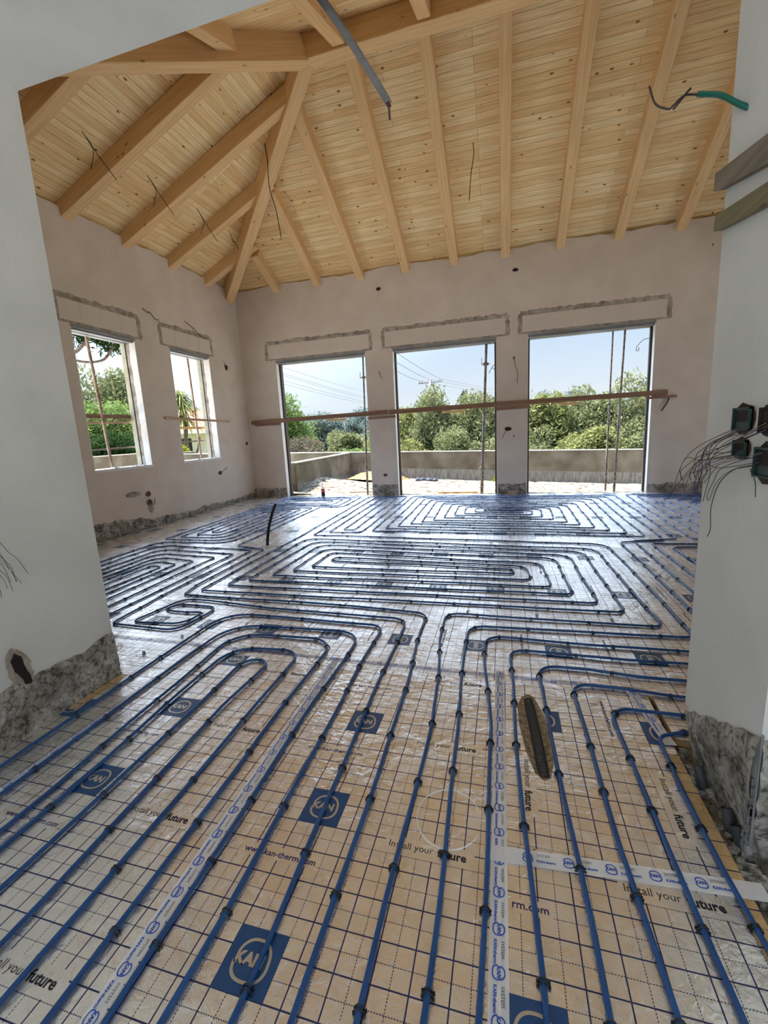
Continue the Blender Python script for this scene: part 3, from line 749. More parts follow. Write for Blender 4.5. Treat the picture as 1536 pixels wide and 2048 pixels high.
HOLE = [(0.115, 2.235), (0.08, 2.20), (0.058, 2.12), (0.062, 1.98), (0.085, 1.80), (0.118, 1.67), (0.150, 1.635), (0.178, 1.655), (0.198, 1.75), (0.204, 1.86), (0.190, 2.02), (0.165, 2.14), (0.142, 2.215)]
def sheet(x0, x1, y0, y1, ox, oy, ax, seed, label, text=True, hole=None):
    """one roll strip of foil-faced insulation, with its prints as a part"""
    m = foil_mat('foil_sheet', ox, oy, seed, ax)
    bm = bmesh.new()
    if hole:
        outer = [bm.verts.new((x, y, 0)) for x, y in ((x0, y0), (x1, y0), (x1, y1), (x0, y1))]
        inner = [bm.verts.new((x, y, 0)) for x, y in hole]
        es = [bm.edges.new((outer[i], outer[(i + 1) % 4])) for i in range(4)] + [bm.edges.new((inner[i], inner[(i + 1) % len(inner)])) for i in range(len(inner))]
        bmesh.ops.triangle_fill(bm, use_beauty=True, use_dissolve=False, edges=es)
        fs = [f for f in bm.faces if f.normal.z < 0]
        bmesh.ops.reverse_faces(bm, faces=fs)
    else:
        bm.faces.new([bm.verts.new((x, y, 0)) for x, y in ((x0, y0), (x1, y0), (x1, y1), (x0, y1))])
    r = bmesh.ops.extrude_face_region(bm, geom=bm.faces[:])
    bmesh.ops.translate(bm, verts=[q for q in r['geom'] if isinstance(q, bmesh.types.BMVert)], vec=(0, 0, -0.03))
    bmesh.ops.recalc_face_normals(bm, faces=bm.faces[:])
    for f in bm.faces: f.material_index = 0 if f.calc_center_median().z > -0.001 else 1
    me = bpy.data.meshes.new('foil_sheet'); bm.to_mesh(me); bm.free()
    me.materials.append(m); me.materials.append(M['card'])
    o = bpy.data.objects.new('foil_sheet', me); COL.objects.link(o)
    tag(o, label, 'insulation foil', 'foil faced insulation sheets on the floor')
    mb = MB()
    if ax == 0: L2W = lambda u, v: (ox + u, oy + v)
    else: L2W = lambda u, v: (ox + v, oy - u)
    if ax == 0: rot = lambda cu, cv: (lambda a, b, z: (ox + cu + a, oy + cv + b, z))
    else: rot = lambda cu, cv: (lambda a, b, z: (ox + cv + b, oy - cu - a, z))
    P = 10 * GP
    inside = lambda p, mx, my: x0 + mx - 0.001 < p[0] < x1 - mx + 0.001 and y0 + my - 0.001 < p[1] < y1 - my + 0.001
    for iu in range(-4, 14):
        for iv in range(-30, 40):
            cu, cv = iu * 2 * P + 0.0775, iv * P + 0.0775
            p = L2W(cu, cv)
            near = y1 < 4.7
            if inside(p, 0.01, 0.01):
                xf_ = rot(cu, cv)
                xa = 0.197 if hole and p[0] < 0.3 else x0
                cl = lambda q, xa=xa: (min(max(q[0], xa), x1), min(max(q[1], y0), y1), q[2])
                xf = lambda a, b, z, xf_=xf_, cl=cl: cl(xf_(a, b, z))
                mb.quad([cl(xf(-0.0775, -0.0775, 0.0005)), cl(xf(0.0775, -0.0775, 0.0005)), cl(xf(0.0775, 0.0775, 0.0005)), cl(xf(-0.0775, 0.0775, 0.0005))], None, 0)
                if True:
                    ringlogo(mb, xf, 0.054, 0.008, 0.0009, 1)
                    put(mb, TXT['kan'], xf, 0.0009, 1, -0.008, 0.002)
            c2 = (iu * 2 * P - 0.0, iv * P + 0.375)
            if text and near and inside(L2W(*c2), 0.14 if ax == 0 else 0.02, 0.02 if ax == 0 else 0.14): put(mb, TXT['www'], rot(*c2), 0.0006, 2)
            c3 = (iu * 2 * P + 0.497, iv * P + 0.5)
            if text and near and inside(L2W(*c3), 0.135 if ax == 0 else 0.02, 0.02 if ax == 0 else 0.135): put(mb, TXT['install'], rot(*c3), 0.0006, 3)
    if 'near right' in label: put(mb, TXT['rm'], rot(0.08, 0.375), 0.0006, 2)
    if mb.f:
        q = mb.build('print', [M['printblue'], M['printfoil'], M['printnavy'], M['black']])
        q.parent = o
        q['label'] = 'dark blue logo squares and lettering printed on the foil'
    return o

# near sheets run away from the camera, sheets beyond run crossways
sheet(-0.01 - 0.02, 0.71, -1.5, 1.325, -0.01, 0.75, 0, 0.5, 'foil sheet at the near right, in front of the crossways tape')
sheet(-1.03, -0.03, -1.5, 2.335, -0.757, 0.735, 0, 0.0, 'foil sheet in the near middle between the two lengthways tapes')
sheet(-2.08, -1.03, -1.5, 2.335, -1.80, 1.17, 0, 0.8, 'foil sheet at the near left with the bluish sheen')
sheet(-2.36, -2.08, -1.5, 2.0, -2.42, 1.57, 0, 1.4, 'narrow foil strip against the foot of the left pillar')
sheet(-0.03, 0.712, 1.325, 2.335, 0.10, 2.105, 1, 0.3, 'foil sheet at right with the oblong cut-out and sideways lettering', hole=HOLE)
sheet(0.735, XR - 0.05, 2.0, 2.335, 0.62, 2.105, 1, 0.6, 'foil strip behind the right pillar foot')
sheet(-3.0 + 0.02, -2.08, 2.0, 2.335, -2.4, 2.5, 1, 0.2, 'small bright foil piece behind the left pillar corner')
seams = [2.335, 3.48, 4.55, 5.62, 6.75, 8.02, 9.15, D - 0.015]
vs = [-0.785, -0.68, -0.80, -0.66, -0.8, -0.62, -0.7]
pos = ['just beyond the near lengthways sheets', 'second of the crossways sheets counted from the camera', 'third crossways sheet, under the middle spiral of pipe', 'fourth crossways sheet, level with the upright black hose', 'fifth crossways sheet, before the far spiral of pipe', 'sixth crossways sheet, under the far spiral of pipe', 'last crossways sheet along the garden doors']
for k in range(7):
    sheet(XL + 0.12, XR - 0.02, seams[k], seams[k + 1], vs[k], (2.81 if k == 0 else seams[k] + 0.395), 1, 0.1 * k, 'foil sheet laid crossways, ' + pos[k])

for (x0, x1, y0, y1, ox, oy, lab_) in [(0.662, 0.712, 0.2, 1.30, -0.01, 0.75, 'tan bare board edge strip beside the rightmost pipe'), (0.668, 0.712, 1.33, 1.90, 0.10, 2.105, 'tan bare board strip right of the rightmost pipe, farther piece'), (-2.358, -2.30, 1.62, 1.985, -2.42, 1.57, 'tan bare board strip at the corner foot of the left pillar')]:
    mb = MB(); mb.box((x0, y0, -0.002), (x1, y1, 0.0007)); mb.build('board_strip', foil_mat('board_strip', ox, oy, 0.2, 0, True), label=lab_, cat='board strip')

# ------------------------------------------------------------------ heating pipe
PR = 0.0082
def fillet(C, rdef=0.1):
    """corner list [(x, y[, r])] -> dense polyline with rounded corners"""
    P = [(Vector((c[0], c[1])), (c[2] if len(c) > 2 else rdef)) for c in C]
    out = [P[0][0]]
    for i in range(1, len(P) - 1):
        p, r = P[i]; a = P[i - 1][0] - p; b = P[i + 1][0] - p
        la, lb = a.length, b.length
        if la < 1e-6 or lb < 1e-6: continue
        a.normalize(); b.normalize()
        ang = a.angle(b)
        if ang > PI - 0.12: out.append(p); continue
        t = min(r / math.tan(ang / 2), la * 0.495, lb * 0.495); n = 7
        p0, p3 = p + a * t, p + b * t; k = 0.56 if ang < 2 else 0.4
        c1, c2 = p0 - a * t * k, p3 - b * t * k
        for j in range(n + 1):
            s = j / n; out.append(p0 * (1 - s) ** 3 + c1 * 3 * s * (1 - s) ** 2 + c2 * 3 * s * s * (1 - s) + p3 * s ** 3)
    out.append(P[-1][0])
    return out

CLIPS = []
CLIP_ON = ['outermost arched pipe at near left', 'second arched pipe from outside at near left', 'middle arched pipe at near left', 'fourth arched pipe at near left', 'innermost arched pipe at near left',
           'pipe leading to the snail loop by the left pillar', 'pipe turning left past the black hose', 'pipe of the long middle spiral', 'pipe of the far spiral', 'pipe just right of the oblong cut-out',
           'third pipe from the right pillar', 'second pipe from the right pillar', 'rightmost pipe by the right pillar']
def pipe(C, label, seed, r=0.1, z=PR + 0.0015, mat_='pipe', clips=True):
    poly = fillet(C, r)
    dense = [poly[0]]
    for q in poly[1:]:
        L = (q - dense[-1]).length; n = max(1, int(L / 0.12)); a = dense[-1]
        for j in range(1, n + 1): dense.append(a + (q - a) * j / n)
    rnd = random.Random(seed); ph = [rnd.uniform(0, 6.28) for _ in range(4)]
    P = []; s = 0; nxt = rnd.uniform(0.05, 0.25)
    for i, q in enumerate(dense):
        if i: s += (q - dense[i - 1]).length
        t = (dense[min(i + 1, len(dense) - 1)] - dense[max(0, i - 1)]).normalized()
        w = 0.004 * math.sin(s * 2.9 + ph[0]) + 0.003 * math.sin(s * 6.3 + ph[1])
        x, y = q.x - t.y * w, q.y + t.x * w
        P.append((x, y, z + 0.0012 * (1 + math.sin(s * 4 + ph[2]))))
        if clips and i and s > nxt:
            t0 = (dense[i] - dense[i - 1]).normalized(); turn = t0.angle(t) if t0.length and t.length else 0
            CLIPS.append((x, y, math.atan2(t.y, t.x), CLIP_ON[seed - 1]))
            nxt = s + (0.13 if turn > 0.06 else rnd.uniform(0.24, 0.36)) * (1 if y < 5.5 else 1.25)
    mb = MB(); mb.tube(P, PR, 10 if len(P) < 400 else 8)
    return mb.build('heating_pipe', M[mat_], smooth=True, label=label, cat='pipe', group='blue underfloor heating pipes')

E0 = -1.2
pipe([(-2.20, E0), (-2.22, 1.2), (-2.25, 1.95), (-2.25, 2.93, .24), (-1.55, 2.925), (-.87, 2.90, .11), (-.87, 2.33), (-.825, .9), (-.81, E0)], 'outermost of the nested blue pipe arches at near left', 1)
pipe([(-2.03, E0), (-2.045, 1.1), (-2.065, 2.1), (-2.07, 2.75, .26), (-1.0, 2.77, .18), (-1.0, 1.93), (-.97, .9), (-.96, E0)], 'second blue pipe arch from outside at near left', 2)
pipe([(-1.84, E0), (-1.85, 1.16), (-1.89, 1.66), (-1.945, 2.61, .22), (-1.16, 2.63, .18), (-1.15, 1.9), (-1.12, .9), (-1.12, E0)], 'middle one of the nested blue pipe arches at near left', 3)
pipe([(-1.74, E0), (-1.765, 1.2), (-1.81, 1.76), (-1.835, 2.42, .2), (-1.325, 2.44, .13), (-1.305, 1.85), (-1.27, .8), (-1.27, E0)], 'fourth blue pipe arch, around the innermost one', 4)
pipe([(-1.6, E0), (-1.61, 1.18), (-1.64, 2.27, .14), (-1.465, 2.28, .08), (-1.48, 1.8), (-1.42, .8), (-1.42, E0)], 'innermost narrow blue pipe arch at near left', 5)
# left circuit: near leg, small loop by the pillar, nested arches along the left wall, long spiral behind
left = [(-.655, E0), (-.66, .87), (-.70, 2.05), (-.73, 3.04, .12), (-1.3, 3.06), (-1.9, 3.09), (-2.64, 3.155), (-2.86, 3.16, .2), (-2.95, 2.655, .05),
        (-2.48, 2.68, .12), (-2.44, 2.93, .06), (-2.62, 2.895), (-2.86, 2.90, .05), (-2.82, 3.045, .09), (-2.40, 3.04, .1), (-2.43, 2.56, .18), (-2.7, 2.575), (-3.09, 2.60, .04),
        (-3.15, 3.2), (-3.18, 4.82, .05), (-4.0, 4.87), (-4.74, 4.97, .22), (-4.78, 2.3, .05), (-4.6, 2.3, .05), (-4.57, 4.73, .2), (-3.32, 4.62, .05), (-3.27, 2.3, .05),
        (-3.44, 2.3, .05), (-3.49, 4.46, .05), (-4.42, 4.55, .18), (-4.43, 2.3, .05), (-4.3, 2.3, .05), (-4.28, 4.38, .17), (-3.65, 4.28, .05), (-3.62, 2.3, .05), (-3.76, 2.3, .05), (-3.79, 4.14, .05),
        (-4.17, 4.22, .14), (-4.18, 2.3, .05), (-4.06, 2.3, .04), (-4.05, 4.06, .08), (-3.9, 4.02, .06), (-3.9, 2.4, .05), (-3.98, 2.15, .05), (-4.92, 2.15, .05),
        (-4.93, 5.13, .25), (-3.77, 5.12, .25), (-3.76, 7.95, .06), (-5.05, 8.02, .1), (-4.98, 5.27, .05), (-3.9, 5.28, .22), (-3.93, 7.8, .06), (-4.9, 7.86, .1), (-4.83, 5.42, .05),
        (-4.05, 5.43, .2), (-4.08, 7.64, .06), (-4.78, 7.7, .08), (-4.66, 5.58, .05), (-4.2, 5.58, .15), (-4.23, 7.48, .06), (-4.62, 7.52, .06), (-4.52, 5.74, .06), (-4.36, 5.74, .07), (-4.38, 7.3)]
pipe(left, 'blue pipe of the left circuit with the small snail loop by the pillar', 6)
pipe([(-.50, E0), (-.505, .9), (-.54, 2.14), (-.58, 2.73), (-.585, 3.17, .11), (-1.23, 3.23), (-2.95, 3.26, .04), (-3.0, 3.5), (-3.04, 4.87, .05), (-3.53, 5.0, .04), (-3.58, 6.3), (-3.64, 8.05, .08), (-3.14, 7.96, .2),
      (-3.17, 9.35, .08), (-5.05, 9.33, .08), (-5.02, 8.2, .08), (-3.3, 8.15, .12), (-3.33, 9.18, .08), (-4.9, 9.17, .08), (-4.86, 8.36, .08), (-3.47, 8.32, .12), (-3.5, 9.02, .08), (-4.75, 9.01, .08), (-4.7, 8.52, .08), (-3.65, 8.5, .12), (-3.67, 8.86, .08), (-4.6, 8.86)],
     'blue pipe turning left past the black hose to the far left corner', 7)
# centre circuit
centre = [(-.35, E0), (-.35, 1.89), (-.38, 2.3), (-.435, 2.75), (-.44, 3.2, .1), (.31, 3.19), (1.05, 3.2, .07), (.98, 5.2, .18), (0, 5.27), (-2.71, 5.46, .18), (-2.69, 3.55, .05), (.71, 3.57, .07), (.67, 4.92, .18), (0, 4.97), (-2.37, 5.13, .18), (-2.38, 3.89, .05),
          (.39, 3.90, .07), (.36, 4.60, .16), (-.2, 4.63), (-2.07, 4.79, .1), (-2.08, 4.22, .05), (-1, 4.22), (.08, 4.22, .06), (.08, 4.36, .06), (-1.93, 4.46, .05), (-1.93, 4.60, .05), (.2, 4.47, .14), (.23, 4.06, .08),
          (-2.23, 4.06, .05), (-2.22, 4.96, .16), (-1.2, 4.88), (.51, 4.78, .16), (.55, 3.73, .07), (-2.55, 3.72, .05), (-2.54, 5.30, .18), (.83, 5.07, .18), (.87, 3.41, .07), (-2.87, 3.38, .05), (-2.88, 5.9), (-2.98, 9.35, .1),
          (-2.1, 9.35, .1), (-2.04, 5.84, .12), (-2.54, 5.85, .07), (-2.62, 9.02, .07), (-2.46, 9.02, .07), (-2.37, 6.02, .06), (-2.2, 6.02, .08), (-2.28, 9.18, .1), (-2.80, 9.18, .1), (-2.70, 5.67, .06), (-1.2, 5.58), (1.14, 5.42, .2), (1.2, 3.05, .08),
          (.3, 3.02), (-.26, 3.01, .12), (-.24, 2.24), (-.22, 1.86), (-.195, .85), (-.19, E0)]
pipe(centre, 'blue pipe winding the long oval spiral in the middle of the floor', 8)
# far circuit
far = [(-.05, E0), (-.06, .84), (-.07, 1.93), (-.12, 2.5), (-.13, 2.86, .12), (.1, 2.86), (.54, 2.84), (1.34, 2.86, .08), (1.31, 5.53, .06), (1.82, 5.66, .08), (1.86, 9.06, .14), (-1.82, 9.18, .12), (-1.74, 6.13, .06),
       (1.5, 5.98, .08), (1.55, 8.78, .16), (-1.5, 8.85, .12), (-1.43, 6.48, .06), (1.18, 6.3, .08), (1.21, 8.33, .16), (-1.17, 8.5, .12), (-1.12, 6.77, .06), (.88, 6.66, .08), (.89, 7.98, .16), (-.84, 8.13, .12),
       (-.82, 7.18, .06), (.56, 7.03, .08), (.57, 7.73, .14), (-.52, 7.83, .1), (-.5, 7.47, .08), (.28, 7.42, .06), (.28, 7.54, .06), (-.36, 7.6, .05), (-.36, 7.7, .05), (.43, 7.6, .08), (.42, 7.22, .08), (-.67, 7.34, .06),
       (-.68, 7.97, .12), (.73, 7.86, .16), (.71, 6.86, .08), (-.97, 6.97, .06), (-.99, 8.32, .12), (1.04, 8.15, .16), (1.02, 6.48, .08), (-1.28, 6.62, .06), (-1.34, 8.68, .12), (1.38, 8.55, .16), (1.34, 6.14, .08), (-1.59, 6.3, .06),
       (-1.64, 9.01, .12), (1.7, 8.94, .16), (1.66, 5.82, .08), (-1.9, 5.97, .06), (-1.97, 9.36, .12), (2.04, 9.22, .12), (1.97, 5.74, .07), (1.47, 5.62, .05), (1.5, 2.70, .08), (.71, 2.68), (.02, 2.7, .1), (.035, 2.31), (.045, 1.96), (.065, 1.4), (.095, .94), (.11, E0)]
pipe(far, 'blue pipe of the far spiral before the middle and right garden doors', 9)
# right circuits
pipe([(.27, E0), (.24, .89), (.23, 1.14), (.20, 1.95), (.19, 2.52, .1), (.46, 2.525), (.71, 2.5), (1.65, 2.52, .08), (1.63, 5.5, .05), (4.9, 5.5), (4.9, 2.8), (1.95, 2.8), (1.95, 5.2, .06), (4.6, 5.2), (4.6, 3.1), (2.27, 3.1), (2.27, 4.9, .06), (4.3, 4.9)],
     'blue pipe passing on the right side of the oblong cut-out', 10)
pipe([(.45, E0), (.395, .93), (.37, 1.37), (.355, 2.0), (.35, 2.36, .09), (.6, 2.355), (.82, 2.335), (1.8, 2.35, .08), (1.8, 5.35, .06), (4.75, 5.35), (4.75, 2.95), (2.1, 2.95), (2.1, 5.05, .06), (4.45, 5.05), (4.45, 3.25), (2.43, 3.25), (2.43, 4.75), (4.1, 4.75)],
     'third blue pipe from the right pillar, turning right before it', 11)
pipe([(.61, E0), (.54, .97), (.53, 1.17), (.505, 1.83), (.495, 2.18, .1), (.82, 2.17), (5.3, 2.17), (5.3, 5.72), (2.13, 5.72, .07), (2.24, 9.26, .05), (5.35, 9.26), (5.35, 6.03), (2.45, 6.03, .07), (2.56, 8.94, .06), (5.05, 8.94), (5.05, 6.35), (2.77, 6.35, .07), (2.88, 8.6, .06), (4.7, 8.6), (4.7, 6.7), (3.1, 6.7, .07), (3.2, 8.25, .06), (4.4, 8.25)],
     'second blue pipe from the right pillar, turning right before it', 12)
pipe([(.80, E0), (.685, 1.05), (.665, 1.36), (.65, 1.68), (.655, 2.0, .07), (.80, 2.06), (5.42, 2.06), (5.42, 5.87), (2.29, 5.87, .07), (2.40, 9.1, .05), (5.2, 9.1), (5.2, 6.19), (2.61, 6.19, .07), (2.72, 8.77, .06), (4.87, 8.77), (4.87, 6.51), (2.94, 6.51, .07), (3.04, 8.42, .06), (4.55, 8.42), (4.55, 6.87), (3.3, 6.87), (3.35, 8.1), (4.3, 8.1)],
     'rightmost blue pipe, hugging the cut edge of the foil by the right pillar', 13)

# clips over the pipes
def clip_mesh():
    mb = MB(); arc = []
    for k in range(9):
        t = PI * k / 8
        arc.append((0, math.cos(t) * (PR + 0.003), math.sin(t) * (PR + 0.0025) + 0.0105 if 0 < k < 8 else 0.004))
    for x in (-0.0045, 0.0045):
        mb.tube([(x, p[1], p[2]) for p in arc], 0.0022, 5)
    for s in (-1, 1):
        mb.tube([(-0.0055, s * (PR + 0.0065), 0.001), (-0.0055, s * (PR + 0.0065), 0.009)], 0.0035, 6); mb.tube([(0.0055, s * (PR + 0.0065), 0.001), (0.0055, s * (PR + 0.0065), 0.007)], 0.0035, 6)
    me = mb.mesh('pipe_clip'); me.materials.append(M['black'])
    return me
cm = clip_mesh()
def hidden(x, y):
    if y < 0.25: return True
    if y > 2 and (x / y < PXL / YF - 0.02 or x / y > PXR / YF + 0.03): return True
    return y <= 2 and (abs(x + y * 0.27) > y * 1.25 + 0.25)
CLIPS = [c for c in CLIPS if not hidden(c[0], c[1])]
CLIPS.sort(key=lambda c: c[0] ** 2 + c[1] ** 2)
for x, y, a, on in CLIPS[:300]:
    o = bpy.data.objects.new('pipe_clip', cm); COL.objects.link(o)
    o.location = (x, y, 0); o.rotation_euler = (0, 0, a)
    tag(o, 'small black clip on the ' + on, 'clip', 'black clips on the ' + on)
v0 = np.array([tuple(v.co) for v in cm.vertices]); f0 = [tuple(p.vertices) for p in cm.polygons]
V, F_ = [], []
for x, y, a, on in CLIPS[300:]:
    c, s = math.cos(a), math.sin(a); k = len(V)
    for q in v0: V.append((x + c * q[0] - s * q[1], y + s * q[0] + c * q[1], q[2]))
    F_ += [tuple(k + i for i in f) for f in f0]
me = bpy.data.meshes.new('pipe_clip'); me.from_pydata(V, [], F_); me.materials.append(M['black'])
link('pipe_clip', me, label='many small black clips along the pipes further back', cat='clip', kind='stuff')

# ------------------------------------------------------------------ printed tapes over the foil joints
def tape(a, b, w, label, unit=0.105, flip=False, printed=True, z=0.0016, m='tape', t0=0.03):
    a, b = Vector(a), Vector(b); L = (b - a).length; d = (b - a).normalized(); n = Vector((-d.y, d.x))
    mb = MB(); k = max(2, int(L / 0.08)); rnd = random.Random(int(L * 100))
    zz = [z + 0.0009 * rnd.random() for _ in range(k + 1)]
    for i in range(k):
        p, q = a + d * L * i / k, a + d * L * (i + 1) / k
        mb.quad([(p.x - n.x * w / 2, p.y - n.y * w / 2, zz[i]), (q.x - n.x * w / 2, q.y - n.y * w / 2, zz[i + 1]), (q.x + n.x * w / 2, q.y + n.y * w / 2, zz[i + 1]), (p.x + n.x * w / 2, p.y + n.y * w / 2, zz[i])])
    o = mb.build('adhesive_tape', M[m], label=label, cat='tape', group='printed tapes over the foil joints')
    if printed:
        mb = MB(); s = t0; sg = -1 if flip else 1
        while s < L - 0.07:
            c = (b - d * s) if flip else (a + d * s)
            def xf(u, v, z_, c=c):
                return (c.x + sg * (d.x * u + n.x * v), c.y + sg * (d.y * u + n.y * v), z_)
            ringlogo(mb, xf, 0.0175, 0.0032, z + 0.0022, 0)
            put(mb, TXT['kan'], xf, z + 0.0022, 0, -0.001, 0.001, 0.32)
            put(mb, TXT['kantherm'], xf, z + 0.0022, 0, 0.057, -0.009, 0.95)
            put(mb, TXT['system'], xf, z + 0.0022, 1, 0.050, 0.011, 0.85)
            s += unit
        q = mb.build('print', [M['tapeblue'], M['tealplastic']]); q.parent = o; q['label'] = 'blue logos and lettering repeated along the tape'
    return o
tape((-0.033, 2.44), (-0.005, -0.6), 0.052, 'printed clear tape running straight towards the camera, right of the middle')
tape((-0.06, 1.275), (0.755, 1.325), 0.058, 'printed clear tape running crossways at near right', unit=0.128, t0=0.13, z=0.0042)
tape((-1.052, 2.42), (-0.985, -0.6), 0.05, 'printed clear tape slanting beside a blue pipe at near left')
tape((-2.085, 2.42), (-2.07, -0.6), 0.045, 'printed tape at far left beside the pillar')
tape((-3.0, 2.425), (0.0, 2.385), 0.045, 'faint tape across the joint left of the middle', m='tapefaint')
tape((0.02, 2.385), (0.73, 2.38), 0.045, 'faint tape across the joint right of the middle', m='tapefaint')
tape((0.64, 2.36), (0.70, 1.95), 0.05, 'short creased tape by the right pillar foot', z=0.006)

# ring mark on the foil
mb = MB(); ring = [(-0.205 + 0.118 * math.cos(t * 2 * PI / 48), 1.382 + 0.128 * math.sin(t * 2 * PI / 48), 0.0022) for t in range(4, 46)]
mb.tube(ring, 0.0017, 5)
mb.build('wire_ring', mat('clear_hoop', (0.9, 0.9, 0.87), 0.3)[0], label='thin clear plastic hoop lying on the foil in the middle foreground', cat='hoop')

# oblong cut-out with drain hose in mortar
t = thing('drain_hose', 'black corrugated hose lying in mortar in the oblong floor cut-out', 'hose', (0.13, 1.9, -0.03))
mb = MB(); pts = []; n = 150
for i in range(n + 1):
    s = i / n; pts.append((0.115 + 0.04 * s, 2.20 - 0.53 * s, -0.020 + 0.012 * math.sin(PI * min(1, s * 1.05))))
mb.tube(pts, 0.02, 12, radii=[0.0215 + 0.0035 * math.sin(i * 1.25) for i in range(n + 1)])
mb.build('hose', mat('hose_black', (0.035, 0.035, 0.033), 0.6)[0], t, smooth=True)
mb = MB(); cx, cy = 0.13, 1.93; rnd = random.Random(9)
hv = [(x, y, -0.008) for x, y in HOLE]; inner = [((x - cx) * 0.55 + cx, (y - cy) * 0.75 + cy, -0.024 + 0.006 * rnd.random()) for x, y in HOLE]
for i in range(len(hv)):
    j = (i + 1) % len(hv); mb.quad([hv[i], inner[i], inner[j], hv[j]])
mb.quad(inner[::-1])
mb.build('mortar', M['mortar'], t)

# ------------------------------------------------------------------ wires, boxes and bits on the pillars
def wire(name, pts, r, m, label, cat='wire', group=None, parent=None, k=8, n=6):
    mb = MB(); mb.tube(smoothpath(pts, k), r, n)
    return mb.build(name, M[m], parent, smooth=True, label=label, cat=cat, group=group)

t = thing('cable_conduit', 'green conduit with dark cable sticking out of the right pillar', 'conduit', (0.75, 1.87, 2.39))
wire('conduit', [(0.77, 1.865, 2.375), (0.735, 1.885, 2.41), (0.70, 1.95, 2.485), (0.655, 2.01, 2.535)], 0.0085, 'greenpipe', 'green conduit', None, parent=t)
wire('cable', [(0.66, 2.005, 2.53), (0.61, 2.0, 2.535), (0.575, 2.0, 2.51), (0.56, 2.0, 2.505), (0.52, 2.0, 2.53), (0.497, 2.0, 2.59)], 0.0032, 'cable', None, None, parent=t)
wire('cable', [(0.578, 2.0, 2.50), (0.61, 2.0, 2.535), (0.628, 2.0, 2.553)], 0.004, 'cable', None, None, parent=t)

def prism_board(name, P, th, m, label):
    """board from a quad outline in the plane x = const, thickness th towards -x"""
    mb = MB(); x = 0.748
    f = [(x - th, y, z) for y, z in P]; g = [(x, y, z) for y, z in P]
    mb.quad(f, [(y * 1.0, z) for y, z in P]); mb.quad(g[::-1], [(y, z) for y, z in P][::-1])
    n = len(P)
    for i in range(n): mb.quad([g[i], g[(i + 1) % n], f[(i + 1) % n], f[i]], [(P[i][0], 0), (P[(i + 1) % n][0], 0), (P[(i + 1) % n][0], .03), (P[i][0], .03)])
    o = mb.build(name, M[m], label=label, cat='board')
    for q in ((P[0][0] * 0.92 + P[1][0] * 0.0 + P[2][0] * .08, (P[0][1] + P[3][1]) / 2 if len(P) > 3 else P[0][1]),):
        mb = MB(); mb.tube([(x - th - 0.0015, q[0] - 0.0, q[1]), (x - th + 0.001, q[0], q[1])], 0.0035, 8)
        c = mb.build('nail_head', M['dark']); c.parent = o
    return o
prism_board('nailed_board', [(2.005, 2.27), (2.01, 2.215), (1.97, 2.20), (1.2, 2.015), (1.2, 2.12)], 0.024, 'oldplank', 'grey weathered board nailed to the right pillar, upper of the two')
prism_board('nailed_board', [(1.985, 2.125), (1.99, 2.075), (1.955, 2.065), (1.2, 1.935), (1.2, 2.005)], 0.022, 'oldplank2', 'olive brown board nailed to the right pillar, below the grey board')

def jbox(y, z, w, h, label, mi='greenbox', seed=0):
    """broken-out box recess: ragged dark patch with a box set in it"""
    t = thing('junction_box', label, 'electrical box', (PXR, y, z))
    rnd = random.Random(seed); mb = MB(); k = 14
    rim = [(PXR - 0.003, y + (w * 0.62) * math.cos(2 * PI * i / k) * (0.95 + 0.2 * rnd.random()), z + (h * 0.66) * math.sin(2 * PI * i / k) * (0.95 + 0.2 * rnd.random())) for i in range(k)]
    mb.quad(rim); mb.build('broken_plaster', M['gap'], t)
    mb = MB(); x0, x1 = PXR - 0.014, PXR - 0.004
    mb.box((x0, y - w / 2, z - h / 2), (x1, y - w / 2 + 0.006, z + h / 2)); mb.box((x0, y + w / 2 - 0.006, z - h / 2), (x1, y + w / 2, z + h / 2))
    mb.box((x0, y - w / 2, z + h / 2 - 0.006), (x1, y + w / 2, z + h / 2)); mb.box((x0, y - w / 2, z - h / 2), (x1, y + w / 2, z - h / 2 + 0.006))
    mb.box((x1 - 0.003, y - w / 2, z - h / 2), (x1, y + w / 2, z + h / 2))
    mb.build('box', M[mi], t)
    mb = MB(); mb.box((x0 + 0.004, y - w / 2 + 0.008, z - h * 0.1), (x1 - 0.003, y + w * 0.3, z + h / 2 - 0.01)); mb.build('cavity', M['dark'], t)
    return t
jbox(1.705, 1.405, 0.11, 0.075, 'dark green electrical box in the right pillar, upper left of four', seed=1)
jbox(1.55, 1.40, 0.095, 0.075, 'electrical box in the right pillar, cut by the picture edge, upper one', 'dark', seed=2)
jbox(1.70, 1.31, 0.085, 0.055, 'dark green electrical box in the right pillar, lower left of four', seed=3)
jbox(1.545, 1.275, 0.12, 0.09, 'large dark electrical box at the right picture edge, lower one', seed=4)
rnd = random.Random(42)
ends = []
